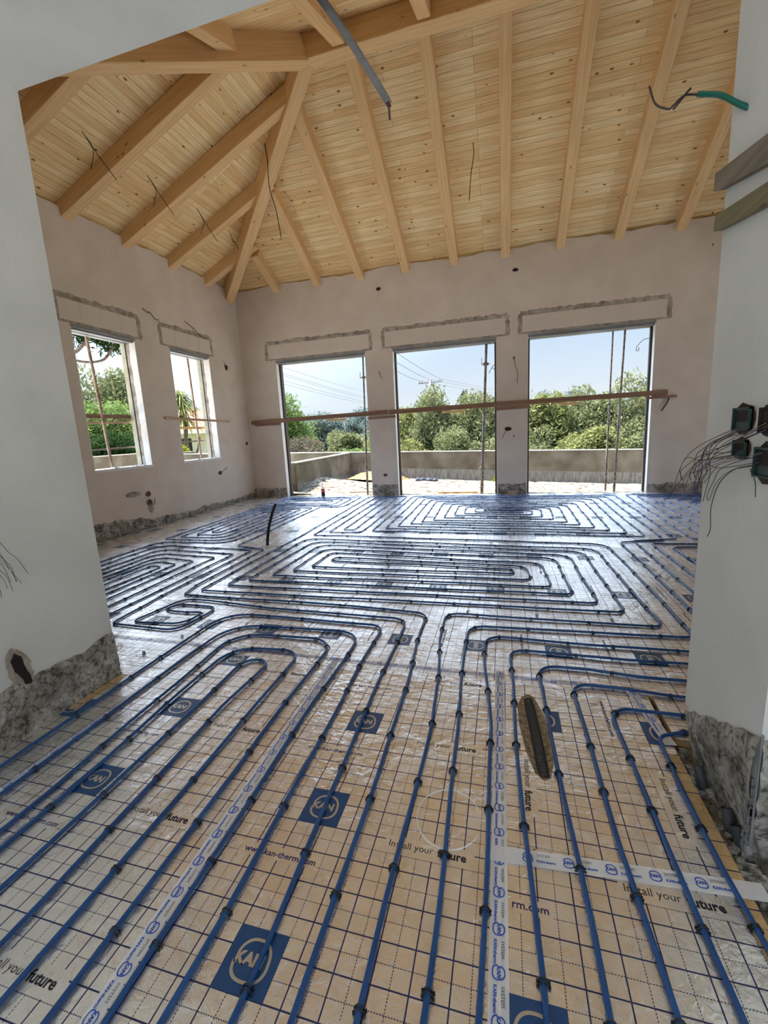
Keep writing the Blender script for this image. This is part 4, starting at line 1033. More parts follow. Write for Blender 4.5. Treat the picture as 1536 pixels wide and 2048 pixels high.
for i in range(22):
    src = [(0.738, 1.71, 1.375), (0.738, 1.70, 1.30), (0.738, 1.57, 1.29), (0.738, 1.55, 1.385)][i % 4]
    dest = Vector((0.70 + rnd.uniform(-0.05, 0.05), 1.98 + rnd.uniform(-0.13, 0.07), 1.16 + rnd.uniform(-0.055, 0.06)))
    s = Vector(src) + Vector((0, rnd.uniform(-.02, .02), rnd.uniform(-.015, .015)))
    mid = s.lerp(dest, 0.35) + Vector((-0.035 - 0.02 * rnd.random(), 0, 0.0 + 0.02 * rnd.random()))
    m2 = s.lerp(dest, 0.7) + Vector((-0.02, rnd.uniform(-0.02, 0.02), 0.015 + rnd.uniform(-.02, .02)))
    cu = dest + Vector((rnd.uniform(-.012, .012), rnd.uniform(-.035, .03), rnd.uniform(-0.045, -0.005)))
    wire('electric_wire', [s, mid, m2, dest, cu], 0.00125, ['brownwire', 'brownwire', 'bluewire', 'greywire', 'cable'][i % 5], 'thin wire in the tangle spilling left from the right pillar boxes', group='wires of the right pillar tangle', n=5)
wire('electric_wire', [(0.738, 1.6, 1.265), (0.715, 1.66, 1.245), (0.71, 1.74, 1.19), (0.712, 1.79, 1.10), (0.715, 1.79, 1.02), (0.715, 1.81, 0.985)], 0.0016, 'brownwire', 'longest wire from the right pillar boxes, hanging down crooked')
wire('electric_wire', [(0.738, 1.61, 1.26), (0.715, 1.68, 1.24), (0.71, 1.76, 1.19), (0.712, 1.81, 1.12)], 0.0013, 'greywire', 'wire curving down just left of the longest hanging wire')
wire('electric_wire', [(0.738, 1.60, 1.255), (0.72, 1.57, 1.25), (0.72, 1.54, 1.22), (0.72, 1.53, 1.175)], 0.0013, 'greenwire', 'greenish wire drooping right under the large edge box')

WL = [[(-2.33, 1.453, 1.001), (-2.33, 1.482, 0.943), (-2.33, 1.513, 0.901), (-2.33, 1.547, 0.815)], [(-2.326, 1.441, 0.948), (-2.326, 1.46, 0.887), (-2.326, 1.488, 0.796)], [(-2.322, 1.434, 0.925), (-2.322, 1.466, 0.86), (-2.322, 1.503, 0.778)], [(-2.318, 1.428, 0.909), (-2.318, 1.442, 0.868), (-2.318, 1.456, 0.8)], [(-2.314, 1.419, 0.875), (-2.314, 1.441, 0.83), (-2.314, 1.454, 0.757)], [(-2.31, 1.412, 0.853), (-2.31, 1.426, 0.811), (-2.31, 1.431, 0.779)], [(-2.306, 1.427, 0.942), (-2.306, 1.462, 0.874), (-2.306, 1.472, 0.797)], [(-2.302, 1.394, 0.785), (-2.302, 1.393, 0.746)]]
# left pillar: hollow and wires
t = thing('wall_hollow', 'jagged dark hollow broken into the left pillar above the floor', 'wall hole', (PXL, 1.42, 0.3))
rnd = random.Random(5)
def blob(mb, x, pts, j=0.01):
    P = []
    for i, (y, z) in enumerate(pts):
        y2, z2 = pts[(i + 1) % len(pts)]
        for k in range(4): P.append((x, y + (y2 - y) * k / 4 + rnd.uniform(-j, j) * .6, z + (z2 - z) * k / 4 + rnd.uniform(-j, j) * .6))
    cy, cz = sum(p[1] for p in P) / len(P), sum(p[2] for p in P) / len(P)
    for i in range(len(P)): mb.quad([P[i], P[(i + 1) % len(P)], (x, cy, cz)])
mb = MB(); blob(mb, PXL + 0.004, [(1.395, .44), (1.42, .465), (1.46, .44), (1.50, .36), (1.50, .27), (1.48, .17), (1.45, .15), (1.42, .2), (1.36, .2), (1.34, .22), (1.40, .29), (1.385, .38)]); mb.build('broken_edge', M['cement'], t)
mb = MB(); blob(mb, PXL + 0.007, [(1.405, .40), (1.43, .435), (1.455, .41), (1.47, .34), (1.485, .25), (1.475, .18), (1.455, .18), (1.45, .27), (1.42, .34)], .006); mb.build('cavity', M['dark'], t)
for i, P in enumerate(WL):
    P = [Vector(p) for p in P]
    P = [P[0] + (P[0] - P[1]) * 0.9 + Vector((-0.03, 0, 0.03))] + P
    wire('electric_wire', P, 0.0012, ['cable', 'brownwire', 'greywire'][i % 3], 'thin wire poking in at the left picture edge from the left pillar', group='wires at the left picture edge', n=5)

# steel corner bead and broken pipes at right pillar foot
t = thing('corner_bead', 'perforated metal corner bead bent loose at the right pillar foot', 'metal bead', (0.75, 1.42, 0.2))
mb = MB(); mb.tube([(0.752, 1.425, z / 10 * 0.40 + 0.06) for z in range(11)], 0.004, 6)
for k in range(8):
    z = 0.02 + k * 0.035
    for s, dy in ((-1, 0.0), (-1, 0.018)):
        mb.box((0.745, 1.44 + dy, z), (0.749, 1.447 + dy, z + 0.03))
    mb.box((0.745, 1.43, z), (0.749, 1.47, z + 0.005))
mb.build('bead', M['steel'], t)
rnd = random.Random(8)
for i, (x, y, z, lab) in enumerate([(0.752, 1.76, 0.0, 'short grey pipe stub in the gap under the right pillar, furthest one'), (0.765, 1.56, 0.0, 'dark grey pipe stub in the gap under the right pillar, middle one'), (0.772, 1.50, -0.01, 'blue grey pipe stub in the gap under the right pillar, nearest one')]):
    mb = MB(); mb.tube([(x, y, z - 0.03), (x - 0.006, y + 0.012, z + 0.02), (x - 0.01, y + 0.03, z + 0.045)], 0.019, 12, cap=False)
    mb.tube([(x - 0.006, y + 0.012, z + 0.015), (x - 0.0095, y + 0.028, z + 0.041)], 0.016, 12)
    mb.build('pipe_stub', [M['tealplastic']], smooth=True, label=lab, cat='pipe')
mb = MB()
for i in range(520):
    x = 0.715 + 0.22 * rnd.random() ** 1.5; y = 0.75 + 1.2 * rnd.random(); s = 0.004 + 0.018 * rnd.random() ** 2
    if x > 0.79 and y > 1.42: continue
    mb.box((x, y, -0.034), (x + s * 1.5, y + s * (1 + rnd.random()), -0.034 + s))
mb.build('rubble', M['base'], label='crumbled plaster and grit filling the gap by the right pillar', cat='rubble', kind='stuff')

# grey strip hanging from above the opening
t = thing('hanging_strip', 'grey flat metal strip hanging from above, with a bent red tipped end', 'metal strip', (-0.8, 2.0, 3.22))
mb = MB(); a, b = Vector((-0.90, 1.985, 3.42)), Vector((-0.60, 2.62, 3.155)); pts = [a.lerp(b, i / 10) + Vector((0, 0, 0.03 * math.sin(PI * i / 10))) for i in range(11)]
for i in range(10): mb.bar(pts[i], pts[i + 1], 0.036, 0.010)
mb.build('strip', M['greystrip'], t)
mb = MB(); mb.tube([(-0.60, 2.62, 3.158), (-0.599, 2.625, 3.085)], 0.006, 8); mb.build('bent_end', M['brownwire'], t)
mb = MB(); mb.tube([(-0.605, 2.61, 3.164), (-0.597, 2.628, 3.145)], 0.011, 8); mb.build('red_tip', M['redbox'], t)

# ------------------------------------------------------------------ wires on walls and roof
zb = lambda y: ZB + SB * (D - y)
zlb = lambda x: ZBL + SL * (x - XL)
def gw(x, y, fall, side, lab, z=None):
    z = z or zlb(x)
    t = thing('roof_wire', lab, 'wire', (x, y, z))
    wire('wire', [(x, y, z + 0.02), (x + 0.06, y + 0.03, z - 0.09), (x + 0.10, y + 0.10, z - 0.22), (x + 0.12 + side, y + 0.30, z - fall)], 0.0055, 'greenwire', None, None, parent=t)
    wire('wire', [(x, y, z + 0.02), (x + 0.05, y + 0.02, z - 0.08), (x + 0.08, y + 0.05, z - 0.2), (x - 0.03, y - 0.04 + 0.12, z - fall * 0.85)], 0.0045, 'greenwire', None, None, parent=t)
gw(-5.17, 5.10, 0.42, 0.03, 'pair of green wires hanging furthest left from the left roof slope')
gw(-5.15, 6.14, 0.42, 0.03, 'pair of green wires, second from the left on the left roof slope')
gw(-5.13, 7.21, 0.42, 0.03, 'pair of green wires, third from the left on the left roof slope')
wire('roof_wire', [(-5.15, 8.21, zlb(-5.15) + .02), (-5.10, 8.23, zlb(-5.15) - .12), (-5.03, 8.27, zlb(-5.15) - .25)], 0.006, 'greenwire', 'short dark wire near the far corner of the left roof slope')
wire('roof_wire', [(-3.75, 7.23, zb(7.23) + .02), (-3.72, 7.24, zb(7.23) - .35), (-3.73, 7.25, zb(7.23) - .75), (-3.66, 7.28, zb(7.23) - 1.1), (-3.62, 7.3, zb(7.23) - 1.5)], 0.007, 'greenwire', 'long green wire hanging in front of the broad hip beam')
wire('roof_wire', [(-0.481, 7.925, zb(7.925) + .02), (-0.475, 7.93, zb(7.925) - .2), (-0.52, 7.93, zb(7.925) - .45), (-0.555, 7.93, zb(7.925) - .83)], 0.007, 'greenwire', 'green wire hanging in the middle of the back roof slope')

def socket(ax, a, z, w, h, m, label, tail=None, cat='socket hole', seed=0):
    rnd = random.Random(seed + 100); mb = MB(); k = 9; pts = []
    for i in range(k):
        t_ = 2 * PI * i / k; r_ = 0.85 + 0.3 * rnd.random()
        ca, cz = a + math.cos(t_) * w / 2 * r_, z + math.sin(t_) * h / 2 * r_
        pts.append((ca, cz))
    P3 = (lambda ca, cz, d_: (ca, D - d_, cz)) if ax == 'x' else (lambda ca, cz, d_: (XL + d_, ca, cz))
    t = thing('socket_hole', label, cat, P3(a, z, 0))
    f = [P3(ca, cz, 0.004) for ca, cz in pts]; mb.quad(f)
    mb.build('cavity', M[m], t)
    mb = MB(); r_ = [P3(a + (ca - a) * 1.0, z + (cz - z) * 1.0, 0.004) for ca, cz in pts]; r_.append(r_[0])
    mb.tube(r_, 0.006, 5); mb.build('rim', M['cement'], t)
    if tail:
        wire('wire', [P3(a + p[0], z + p[1], 0.012 + 0.02 * (i > 0)) for i, p in enumerate(tail)], 0.006, 'brownwire', None, None, parent=t, n=5)
socket('x', -2.607, 4.461, .11, .07, 'dark', 'small black hole in the wall above the left pier between doors')
socket('x', 0.2, 4.443, .12, .07, 'dark', 'small black hole in the wall above the right pier between doors', seed=1)
socket('x', -2.662, 0.472, .10, .065, 'redbox', 'dark red socket box low on the pier between left and middle doors', seed=2)
socket('x', 0.056, 1.374, .15, .085, 'dark', 'black socket hole halfway up the pier between middle and right doors', [(-.03, -.02), (-.08, -.1), (-.12, -.2)], seed=3)
socket('x', 0.175, 1.22, .03, .035, 'dark', 'tiny hole below right of the socket on the right pier', seed=31)
socket('x', 0.175, 2.79, .035, .045, 'dark', 'small hole with thin wires high on the right pier', [(0, 0), (.02, -.15), (.07, -.3), (.06, -.5)], seed=4)
socket('x', -2.683, 2.75, .025, .025, 'dark', 'tiny hole with a stub of wire on the left pier', [(0, 0), (.02, -.07), (.07, -.15)], seed=5)
socket('y', 8.991, 3.073, .12, .12, 'dark', 'black hole in the left wall near the corner, beside the second window', [(0, 0), (-.06, .06), (-.12, .1)], seed=6)
socket('y', 9.487, 1.347, .1, .08, 'dark', 'small dark socket in the left wall by the far corner', seed=7)
socket('y', 8.327, 0.74, .14, .09, 'redbox', 'dark red hole with a wire under the second window', [(0, 0), (.1, .05), (.24, .1)], seed=8)
socket('y', 6.24, 0.58, .12, .10, 'redbox', 'upper dark red socket recess under the first window', seed=9)
socket('y', 6.24, 0.43, .13, .11, 'redbox', 'lower dark red socket recess under the first window', [(0.03, -.03), (.08, -.05), (.1, .05)], seed=10)
socket('y', 6.26, 0.31, .10, .16, 'cement', 'ragged broken patch below the red sockets', seed=11)
socket('y', 5.93, 0.61, .3, .09, 'cement', 'patch of grey cement left of the red sockets', seed=12)
wire('wall_wire', [(XL, 6.72, 3.79), (XL + .03, 6.80, 3.73), (XL + .03, 6.85, 3.75), (XL + .03, 6.95, 3.66), (XL + .02, 7.05, 3.66)], 0.007, 'brownwire', 'curly wire stub between the two shutter boxes on the left wall')
wire('wall_wire', [(XL, 7.78, 3.80), (XL + .03, 7.95, 3.72), (XL + .03, 8.1, 3.64), (XL + .02, 8.3, 3.57)], 0.007, 'brownwire', 'straight wire stub above the second shutter box on the left wall')

# battens nailed across the openings
def batten(name, a, b, w, h, m, label, upv=(0, 0, 1), cat='wooden batten'):
    mb = MB(); mb.bar(a, b, w, h, upv); return mb.build(name, M[m], label=label, cat=cat)
batten('wooden_batten', (-5.98, D - .03, 1.79), (-2.53, D - .03, 1.835), 0.035, 0.095, 'plank', 'brown batten nailed across the left garden door')
batten('wooden_batten', (-2.50, D - .03, 1.83), (2.96, D - .03, 1.86), 0.035, 0.098, 'plank', 'long brown batten nailed across the middle and right garden doors')
batten('wooden_batten', (-5.9, D - .02, 1.745), (-5.2, D - .02, 1.75), 0.03, 0.04, 'plank', 'short lath under the left end of the left batten')
batten('wooden_batten', (-3.0, D - .02, 1.745), (-2.35, D - .02, 1.755), 0.03, 0.045, 'plank', 'short lath on the left pier under the batten ends')
batten('wooden_batten', (-0.2, D - .02, 1.765), (0.5, D - .02, 1.775), 0.03, 0.06, 'plank', 'short lath behind the long batten on the right pier')
batten('wooden_batten', (2.6, D - .02, 1.80), (3.12, D - .02, 1.805), 0.04, 0.045, 'plank', 'short lath under the right end of the long batten')
batten('wood_offcut', (-4.1, D + .2, 1.775), (-3.6, D + .2, 1.775), 0.06, 0.04, 'yplank', 'yellow wood offcut behind the left door batten')
batten('wood_offcut', (-1.35, D + .2, 1.79), (-0.85, D + .2, 1.79), 0.06, 0.04, 'yplank', 'yellow wood offcut behind the long batten in the middle door')
batten('wood_offcut', (1.05, D + .2, 1.80), (1.45, D + .2, 1.80), 0.06, 0.045, 'yplank', 'yellow wood offcut behind the long batten in the right door')
batten('wooden_batten', (XL + .02, 6.88, 1.885), (XL + .02, 8.86, 1.845), 0.025, 0.045, 'paleplank', 'pale batten nailed across the second left window')
batten('wooden_batten', (XL - .32, 5.2, 1.90), (XL - .32, 6.5, 1.90), 0.03, 0.07, 'plank', 'dark batten outside the first left window')
batten('wooden_batten', (XL - .36, 5.2, 1.80), (XL - .36, 6.5, 1.83), 0.03, 0.04, 'paleplank', 'pale lath just below the dark batten at the first left window')
batten('wooden_batten', (XL - .36, 7.2, 1.72), (XL - .36, 8.5, 1.72), 0.03, 0.05, 'yplank', 'yellow lath outside the second left window')
batten('wooden_batten', (XL - .40, 5.1, 1.36), (XL - .40, 6.6, 1.40), 0.02, 0.03, 'oldplank', 'thin lower lath outside the first left window')
batten('wooden_batten', (XL - .40, 7.1, 1.42), (XL - .40, 8.6, 1.46), 0.02, 0.03, 'oldplank', 'thin lower lath outside the second left window')
batten('door_board', (-3.75, D + .55, 0.0), (-2.7, D + .35, 0.03), 0.12, 0.03, 'paleplank', 'loose board lying outside the left garden door')
batten('door_board', (-1.5, D + .3, -0.01), (-0.6, D + .3, -0.01), 0.10, 0.035, 'yplank', 'yellow board lying on the threshold of the middle garden door')
wire('wall_wire', [(2.99, D - .03, 1.80), (2.96, D - .04, 1.72), (2.90, D - .05, 1.62), (2.87, D - .05, 1.57)], 0.014, 'cable', 'thick dark cable end under the right end of the long batten')

def prop_(x0, x1, y, zt, lab, collars=(), r=0.028, mname='rust', base=-0.02):
    t = thing('steel_prop', lab, 'prop', (x0, y, base))
    mb = MB(); mb.tube([(x0, y, base), (x0 + (x1 - x0) * .55, y, base + (zt - base) * .55)], r, 10); mb.build('outer_tube', M[mname], t, smooth=True)
    mb = MB(); mb.tube([(x0 + (x1 - x0) * .5, y, base + (zt - base) * .5), (x1, y, zt)], r * 0.78, 10); mb.build('inner_tube', M[mname], t, smooth=True)
    for c in collars:
        f = (c - base) / (zt - base); mb = MB(); x = x0 + (x1 - x0) * f
        mb.tube([(x, y, c - .025), (x, y, c + .025)], r * 1.7, 10); mb.tube([(x - .09, y, c), (x + .09, y, c)], .009, 6); mb.tube([(x - .08, y, c), (x - .08, y, c + .13)], .006, 5); mb.build('collar', M['rust'], t)
prop_(-3.19, -3.115, D + .22, 3.16, 'steel prop standing in the left garden door opening', (2.7, 0.68), 0.024)
prop_(-0.51, -0.38, D + .22, 3.16, 'thick steel prop standing in the middle garden door opening', (2.75, 0.55), 0.036)
prop_(2.01, 2.035, D + .24, 3.16, 'left one of two thin steel props in the right door', (), 0.02, base=0.0)
prop_(2.165, 2.24, D + .2, 3.16, 'right one of two thin steel props in the right door', (), 0.024)
wire('weathered_pole', [(XL - .28, 5.86, 1.05), (XL - .28, 5.83, 1.8), (XL - .28, 5.80, 2.5), (XL - .28, 5.77, 3.2)], 0.024, 'bamboo', 'weathered wooden pole standing outside the first left window', 'pole')
wire('weathered_pole', [(XL - .28, 8.13, 1.05), (XL - .28, 8.11, 1.9), (XL - .28, 8.08, 3.2)], 0.02, 'bamboo', 'weathered wooden pole standing outside the second left window', 'pole')
wire('tie_wire', [(-0.33, D + .2, 2.55), (-.30, D + .2, 2.62), (-.22, D + .2, 2.72), (-.14, D + .2, 2.68), (-.18, D + .2, 2.60), (-.26, D + .2, 2.66)], 0.007, 'greywire', 'looped tie wire on the thick prop in the middle door')
wire('tie_wire', [(2.66, D + .2, 2.95), (2.56, D + .2, 2.93), (2.46, D + .2, 2.82), (2.45, D + .2, 2.75), (2.49, D + .2, 2.74), (2.49, D + .2, 2.8)], 0.006, 'greywire', 'curled wire at the right jamb of the right door')

# upright black hose
wire('floor_hose', [(-3.105, 5.06, -0.02), (-3.09, 5.06, .10), (-3.04, 5.06, .3), (-2.96, 5.06, .5), (-2.92, 5.06, .58)], 0.02, 'black', 'black hose standing up out of the floor left of the middle', 'hose', n=12)
mb = MB(); rnd = random.Random(3)
for i in range(22):
    a = rnd.random() * 6.28; d0 = rnd.random() * 0.16; s = 0.008 + 0.02 * rnd.random()
    mb.box((-3.06 + d0 * math.cos(a), 5.02 + d0 * 0.4 * math.sin(a), 0), (-3.06 + d0 * math.cos(a) + s, 5.02 + d0 * .4 * math.sin(a) + s, s * .6))
mb.build('rubble', M['reveal'], label='white plaster crumbs around the foot of the upright black hose', cat='rubble', kind='stuff')
# stray clips
for i, (x, y) in enumerate([(-2.33, 2.50), (-2.42, 2.23)]):
    o = bpy.data.objects.new('stray_clip', cm); COL.objects.link(o); o.location = (x, y, 0); o.rotation_euler = (0, 0, 0.7)
    tag(o, ['loose black clip on bare foil, farther of the two by the left pillar', 'loose black clip on bare foil, nearer of the two by the left pillar'][i], 'clip')

# bottle
t = thing('drink_bottle', 'plastic bottle with red label standing in the left garden door', 'bottle', (-4.24, D + 0.02, 0))
mb = MB(); mb.lathe([(0.001, 0.0), (.042, .003), (.045, .02), (.045, .10)], (-4.24, D - .02, 0)); mb.build('liquid', M['cola'], t, smooth=True)
mb = MB(); mb.lathe([(.046, .10), (.046, .175)], (-4.24, D - .02, 0)); mb.build('bottle_label', M['red'], t, smooth=True)
mb = MB(); mb.lathe([(.0463, .126), (.0463, .134)], (-4.24, D - .02, 0)); mb.lathe([(.0463, .148), (.0463, .151)], (-4.24, D - .02, 0)); mb.build('label_stripe', M['white'], t, smooth=True)
mb = MB(); mb.lathe([(.045, .175), (.045, .20), (.036, .245), (.018, .275), (.0135, .30)], (-4.24, D - .02, 0)); mb.build('bottle_neck', M['clearpet'], t, smooth=True)
mb = MB(); mb.lathe([(.016, .295), (.016, .315), (.001, .317)], (-4.24, D - .02, 0)); mb.build('cap', M['red'], t, smooth=True)

# ------------------------------------------------------------------ garden
def gz(x, y):
    t = min(1, max(0, (y - 9.95) / 5)); base = -0.06 * (1 - t) + t * (-0.30 - 0.047 * (x + 1.0))
    return base + 0.42 * math.exp(-((x + 5.9) / 1.25) ** 2) * math.exp(-((y - 11.6) / 1.5) ** 2)
rnd = random.Random(12)
def ground(name, x0, x1, y0, y1, n, m, m_, zf, jit):
    mb = MB(); g = [[(x0 + (x1 - x0) * i / n, y0 + (y1 - y0) * j / m, zf(x0 + (x1 - x0) * i / n, y0 + (y1 - y0) * j / m) + rnd.uniform(-jit, jit)) for j in range(m + 1)] for i in range(n + 1)]
    for i in range(n):
        for j in range(m): mb.quad([g[i][j], g[i + 1][j], g[i + 1][j + 1], g[i][j + 1]])
    return mb.build(name, m_, kind='structure')
ground('ground_yard', -7.5, 14, D + TH, 15.05, 110, 40, M['sand'], gz, 0.022)
ground('ground_side', -13, XL - TH, -20, 15, 4, 4, M['bounce_ground'], lambda x, y: -0.40, 0)
ground('ground_left', -60, -13, -20, 60, 4, 4, M['field'], lambda x, y: -0.45, 0)
ground('ground_beyond', -60, 70, 15.1, 140, 6, 6, M['field'], lambda x, y: -0.6, 0)
ground('ground_right', XR + TH, 40, -20, 15, 4, 4, M['bounce_ground'], lambda x, y: -0.35, 0)
ground('ground_behind', -60, 40, -30, -3.2, 4, 4, M['bounce_ground'], lambda x, y: -0.35, 0)
mb = MB(); n = 20
for i in range(n):
    for j in range(8):
        def q(i, j):
            u, v = i / n, j / 8; x, y = -5.35 + 2.2 * u, 13.4 + 1.5 * v
            return (x, y, gz(x, y) - 0.03 + 0.33 * math.sin(PI * u) ** .7 * (0.3 + .7 * v) * (1.1 - .5 * u) + 0.02 * math.sin(i * 3.1 + j * 1.7))
        mb.quad([q(i, j), q(i + 1, j), q(i + 1, j + 1), q(i, j + 1)])
mb.build('soil_heap', M['soil'], label='low heap of orange soil against the garden wall corner', cat='soil heap')
gt = lambda x: 0.66 - 0.0285 * (x + 1)
def gwall(name, A, B, zt, zbf, label):
    t = thing(name, label, 'garden wall', (A[0], A[1], zbf(A)))
    a, b = Vector(A), Vector(B); d = (b - a).normalized(); nn = Vector((-d.y, d.x)) * 0.1
    za, zb_, ba, bb = zt(A), zt(B), zbf(A) - .3, zbf(B) - .3
    def slab(lo_a, lo_b, hi_a, hi_b, w, nm, m):
        mb = MB(); c = [(a, lo_a, hi_a), (b, lo_b, hi_b)]; P = []
        for p, lo, hi in c:
            for s in (-w, w): P.append([(p.x + nn.x * s, p.y + nn.y * s, lo), (p.x + nn.x * s, p.y + nn.y * s, hi)])
        mb.quad([P[0][0], P[2][0], P[2][1], P[0][1]]); mb.quad([P[3][0], P[1][0], P[1][1], P[3][1]])
        mb.quad([P[0][1], P[2][1], P[3][1], P[1][1]]); mb.quad([P[0][0], P[0][1], P[1][1], P[1][0]]); mb.quad([P[2][0], P[3][0], P[3][1], P[2][1]])
        mb.build(nm, m, t)
    slab(ba, bb, za, zb_, 1.0, 'wall_body', M['gwall'])
    slab(za, zb_, za + .03, zb_ + .03, 1.12, 'sunlit_top', M['gtop'])
    slab(ba, bb, zbf(A) + .36, zbf(B) + .36, 1.06, 'wall_foot', M['gwallfoot'])
gwall('garden_wall', (-14, 15.0), (12, 15.0), lambda p: gt(p[0]), lambda p: gz(p[0], 14.9), 'low rendered garden wall along the back of the yard')
gwall('garden_wall', (-5.25, 10.1), (-5.5, 14.9), lambda p: 0.77, lambda p: -0.35 if p[1] > 12 else -0.1, 'low side garden wall meeting the back wall at a corner')
gwall('garden_wall', (-13.2, -2), (-13.2, 14.9), lambda p: 1.13, lambda p: -0.45, 'cream garden wall seen through the first left window')
gwall('garden_wall', (-14.5, 15.2), (-14.0, 17.3), lambda p: 1.02, lambda p: -0.45, 'short pale wall end seen through the second left window')
mb = MB(); rnd = random.Random(21)
for i in range(7):
    x, y = -2.75 + 0.09 * i + rnd.uniform(-.05, .05), 14.1 + rnd.uniform(-.1, .1); z = gz(x, y)
    mb.lathe([(.001, .12), (.05, .11), (.09, .06), (.10, -.02)], (x, y, z), 7)
mb.build('rubbish_bag', M['black'], label='crumpled black rubbish lying before the garden wall', cat='rubbish')
for i, (x, y, lab) in enumerate([(-0.2, 14.6, 'yellow dry grass tuft at the wall foot in the middle door view')]):
    mb = MB()
    for k in range(160):
        a = rnd.random() * 6.28; r_ = rnd.random() * .25; h = 0.12 + .2 * rnd.random(); xx, yy = x + r_ * math.cos(a), y + r_ * .5 * math.sin(a); z = gz(xx, yy) - .02
        dx, dy = rnd.uniform(-.12, .12), rnd.uniform(-.05, .05)
        mb.quad([(xx - .008, yy, z), (xx + .008, yy, z), (xx + dx, yy + dy, z + h)])
    mb.build('grass_tuft', M['yellow'], label=lab, cat='grass')

def crown_mesh(name, R, H, nleaf, leaf, seed, spiky=0.0, nb=16, droop=0.0):
    nleaf = int(nleaf * 2.0)
    """crown of separate small leaves gathered in clumps, base at z=0"""
    rg = np.random.RandomState(seed)
    blobs = []
    for i in range(nb):
        a = rg.rand() * 2 * PI; rr = R * 0.62 * math.sqrt(rg.rand()); z = H * (0.2 + 0.62 * rg.rand())
        blobs.append((rr * math.cos(a), rr * math.sin(a), z, R * (0.28 + 0.25 * rg.rand()) * (1.1 - 0.35 * z / H)))
    bi = rg.randint(0, nb, nleaf); B = np.array(blobs)[bi]
    d = rg.normal(size=(nleaf, 3)); d /= np.linalg.norm(d, axis=1)[:, None]
    rad = (0.62 + 0.42 * rg.rand(nleaf)) * B[:, 3]
    rad *= 1 + spiky * (rg.rand(nleaf) < 0.15) * rg.rand(nleaf)
    c = B[:, :3] + d * rad[:, None] * np.array([1, 1, H / (2.2 * R) + 0.35])
    t1 = rg.normal(size=(nleaf, 3)); t1 /= np.linalg.norm(t1, axis=1)[:, None]; t1[:, 2] -= droop
    leaf *= 0.62
    t2 = np.cross(t1, rg.normal(size=(nleaf, 3))); t2 /= np.linalg.norm(t2, axis=1)[:, None]
    s = leaf * (0.6 + 0.8 * rg.rand(nleaf))[:, None]
    V = np.stack([c - t1 * s, c + t2 * s * .33, c + t1 * s, c - t2 * s * .33], 1).reshape(-1, 3)
    me = bpy.data.meshes.new(name)
    me.from_pydata(V.tolist(), [], [(4 * i, 4 * i + 1, 4 * i + 2, 4 * i + 3) for i in range(nleaf)])
    return me
CM = {}
def tree(kind, x, y, z, R, H, m, label, seed, nleaf=5200, leaf=0.11, trunk=0.7, group='trees beyond the garden wall', spiky=0.25, name='tree', nb=24):
    t = thing(name, label, 'bush' if name == 'bush' else 'tree', (x, y, z), group)
    key = (kind, m)
    if key not in CM:
        CM[key] = crown_mesh('foliage', 1.0, 1.5, nleaf, leaf / R, seed, spiky, nb); CM[key].materials.append(M[m])
    o = bpy.data.objects.new('foliage', CM[key]); COL.objects.link(o); o.parent = t
    o.location = (0, 0, trunk); o.scale = (R, R, H / 1.5); o.rotation_euler = (0, 0, seed * 1.3)
    mb = MB(); mb.tube([(0, 0, -0.3), (0.05, 0, trunk * .7), (-.04, .03, trunk + H * .3), (0.02, 0, trunk + H * .7)], .12, 7, radii=[.13, .1, .06, .02])
    q = mb.build('trunk', M['trunk']); q.parent = t
    return t
HX = [(-5.2, 21.5, 1.5, 2.75), (-3.0, 20.4, 1.7, 3.0), (-0.7, 21.3, 1.8, 3.35), (1.4, 20.3, 1.7, 2.75), (3.4, 21.0, 1.8, 2.9), (5.5, 20.2, 1.9, 3.25), (7.6, 21.0, 1.9, 3.2), (9.8, 21.0, 2.0, 3.3), (12.2, 21.0, 2.0, 3.3)]
lab = ['leftmost olive tree beyond the wall in the middle door view', 'second olive tree from the left in the middle door view', 'tallest olive tree near the power pole in the middle door view', 'olive tree partly behind the right pier between the doors', 'first full olive tree in the right door view', 'olive tree behind the two thin props in the right door', 'olive tree at the right jamb of the right door', 'olive tree hidden right of the right door', 'furthest right olive tree']
for i, (x, y, R, H) in enumerate(HX):
    if i < 7: tree('olive%d' % (i % 3), x, y, -0.6, R, H + (0.35 if x < 2 else 0.1), 'olive' if i % 3 else 'olive_warm', lab[i], i + 1, 9000, 0.13, 0.35)
for i, (x, y, R, H) in enumerate([(-4.2, 18.4, 1.3, 1.7), (-1.9, 18.0, 1.4, 1.9), (0.6, 18.3, 1.5, 1.8), (2.9, 18.0, 1.5, 1.85), (5.1, 18.3, 1.5, 1.9)]):
    tree('olive%d' % (i % 3), x, y, -0.7, R, H, 'olive_warm' if i % 3 == 0 else 'olive', 'low olive bush close behind the garden wall, ' + ['leftmost', 'second from left', 'third from left', 'fourth from left', 'rightmost'][i] + ' of five', i + 11, 9000, 0.13, 0.2, name='bush', group='bushes behind the garden wall')
tree('big', -12.4, 24, -0.6, 2.5, 4.3, 'bright', 'bright green rounded tree at the left of the left door view', 31, 9000, 0.16, 0.3)
tree('dry', -9.0, 18.0, -0.4, 1.6, 1.75, 'brownbush', 'brownish dry bush behind the wall in the left door view', 32, 8000, 0.1, 0.1, name='bush')
tree('mid', -8.2, 22.5, -0.6, 1.6, 2.0, 'olive', 'round grey green bush in the middle of the left door view', 33, 8000, 0.14, 0.2, name='bush')
tree('brt', -6.2, 18.2, -0.6, 1.0, 1.35, 'bright', 'bright green low bush behind the wall in the left door view', 34, 6000, 0.1, 0.1, name='bush')
tree('mid2', -5.4, 19.5, -0.6, 1.3, 1.9, 'olive_warm', 'yellow green bush by the prop in the left door view', 35, 7000, 0.12, 0.1, name='bush')
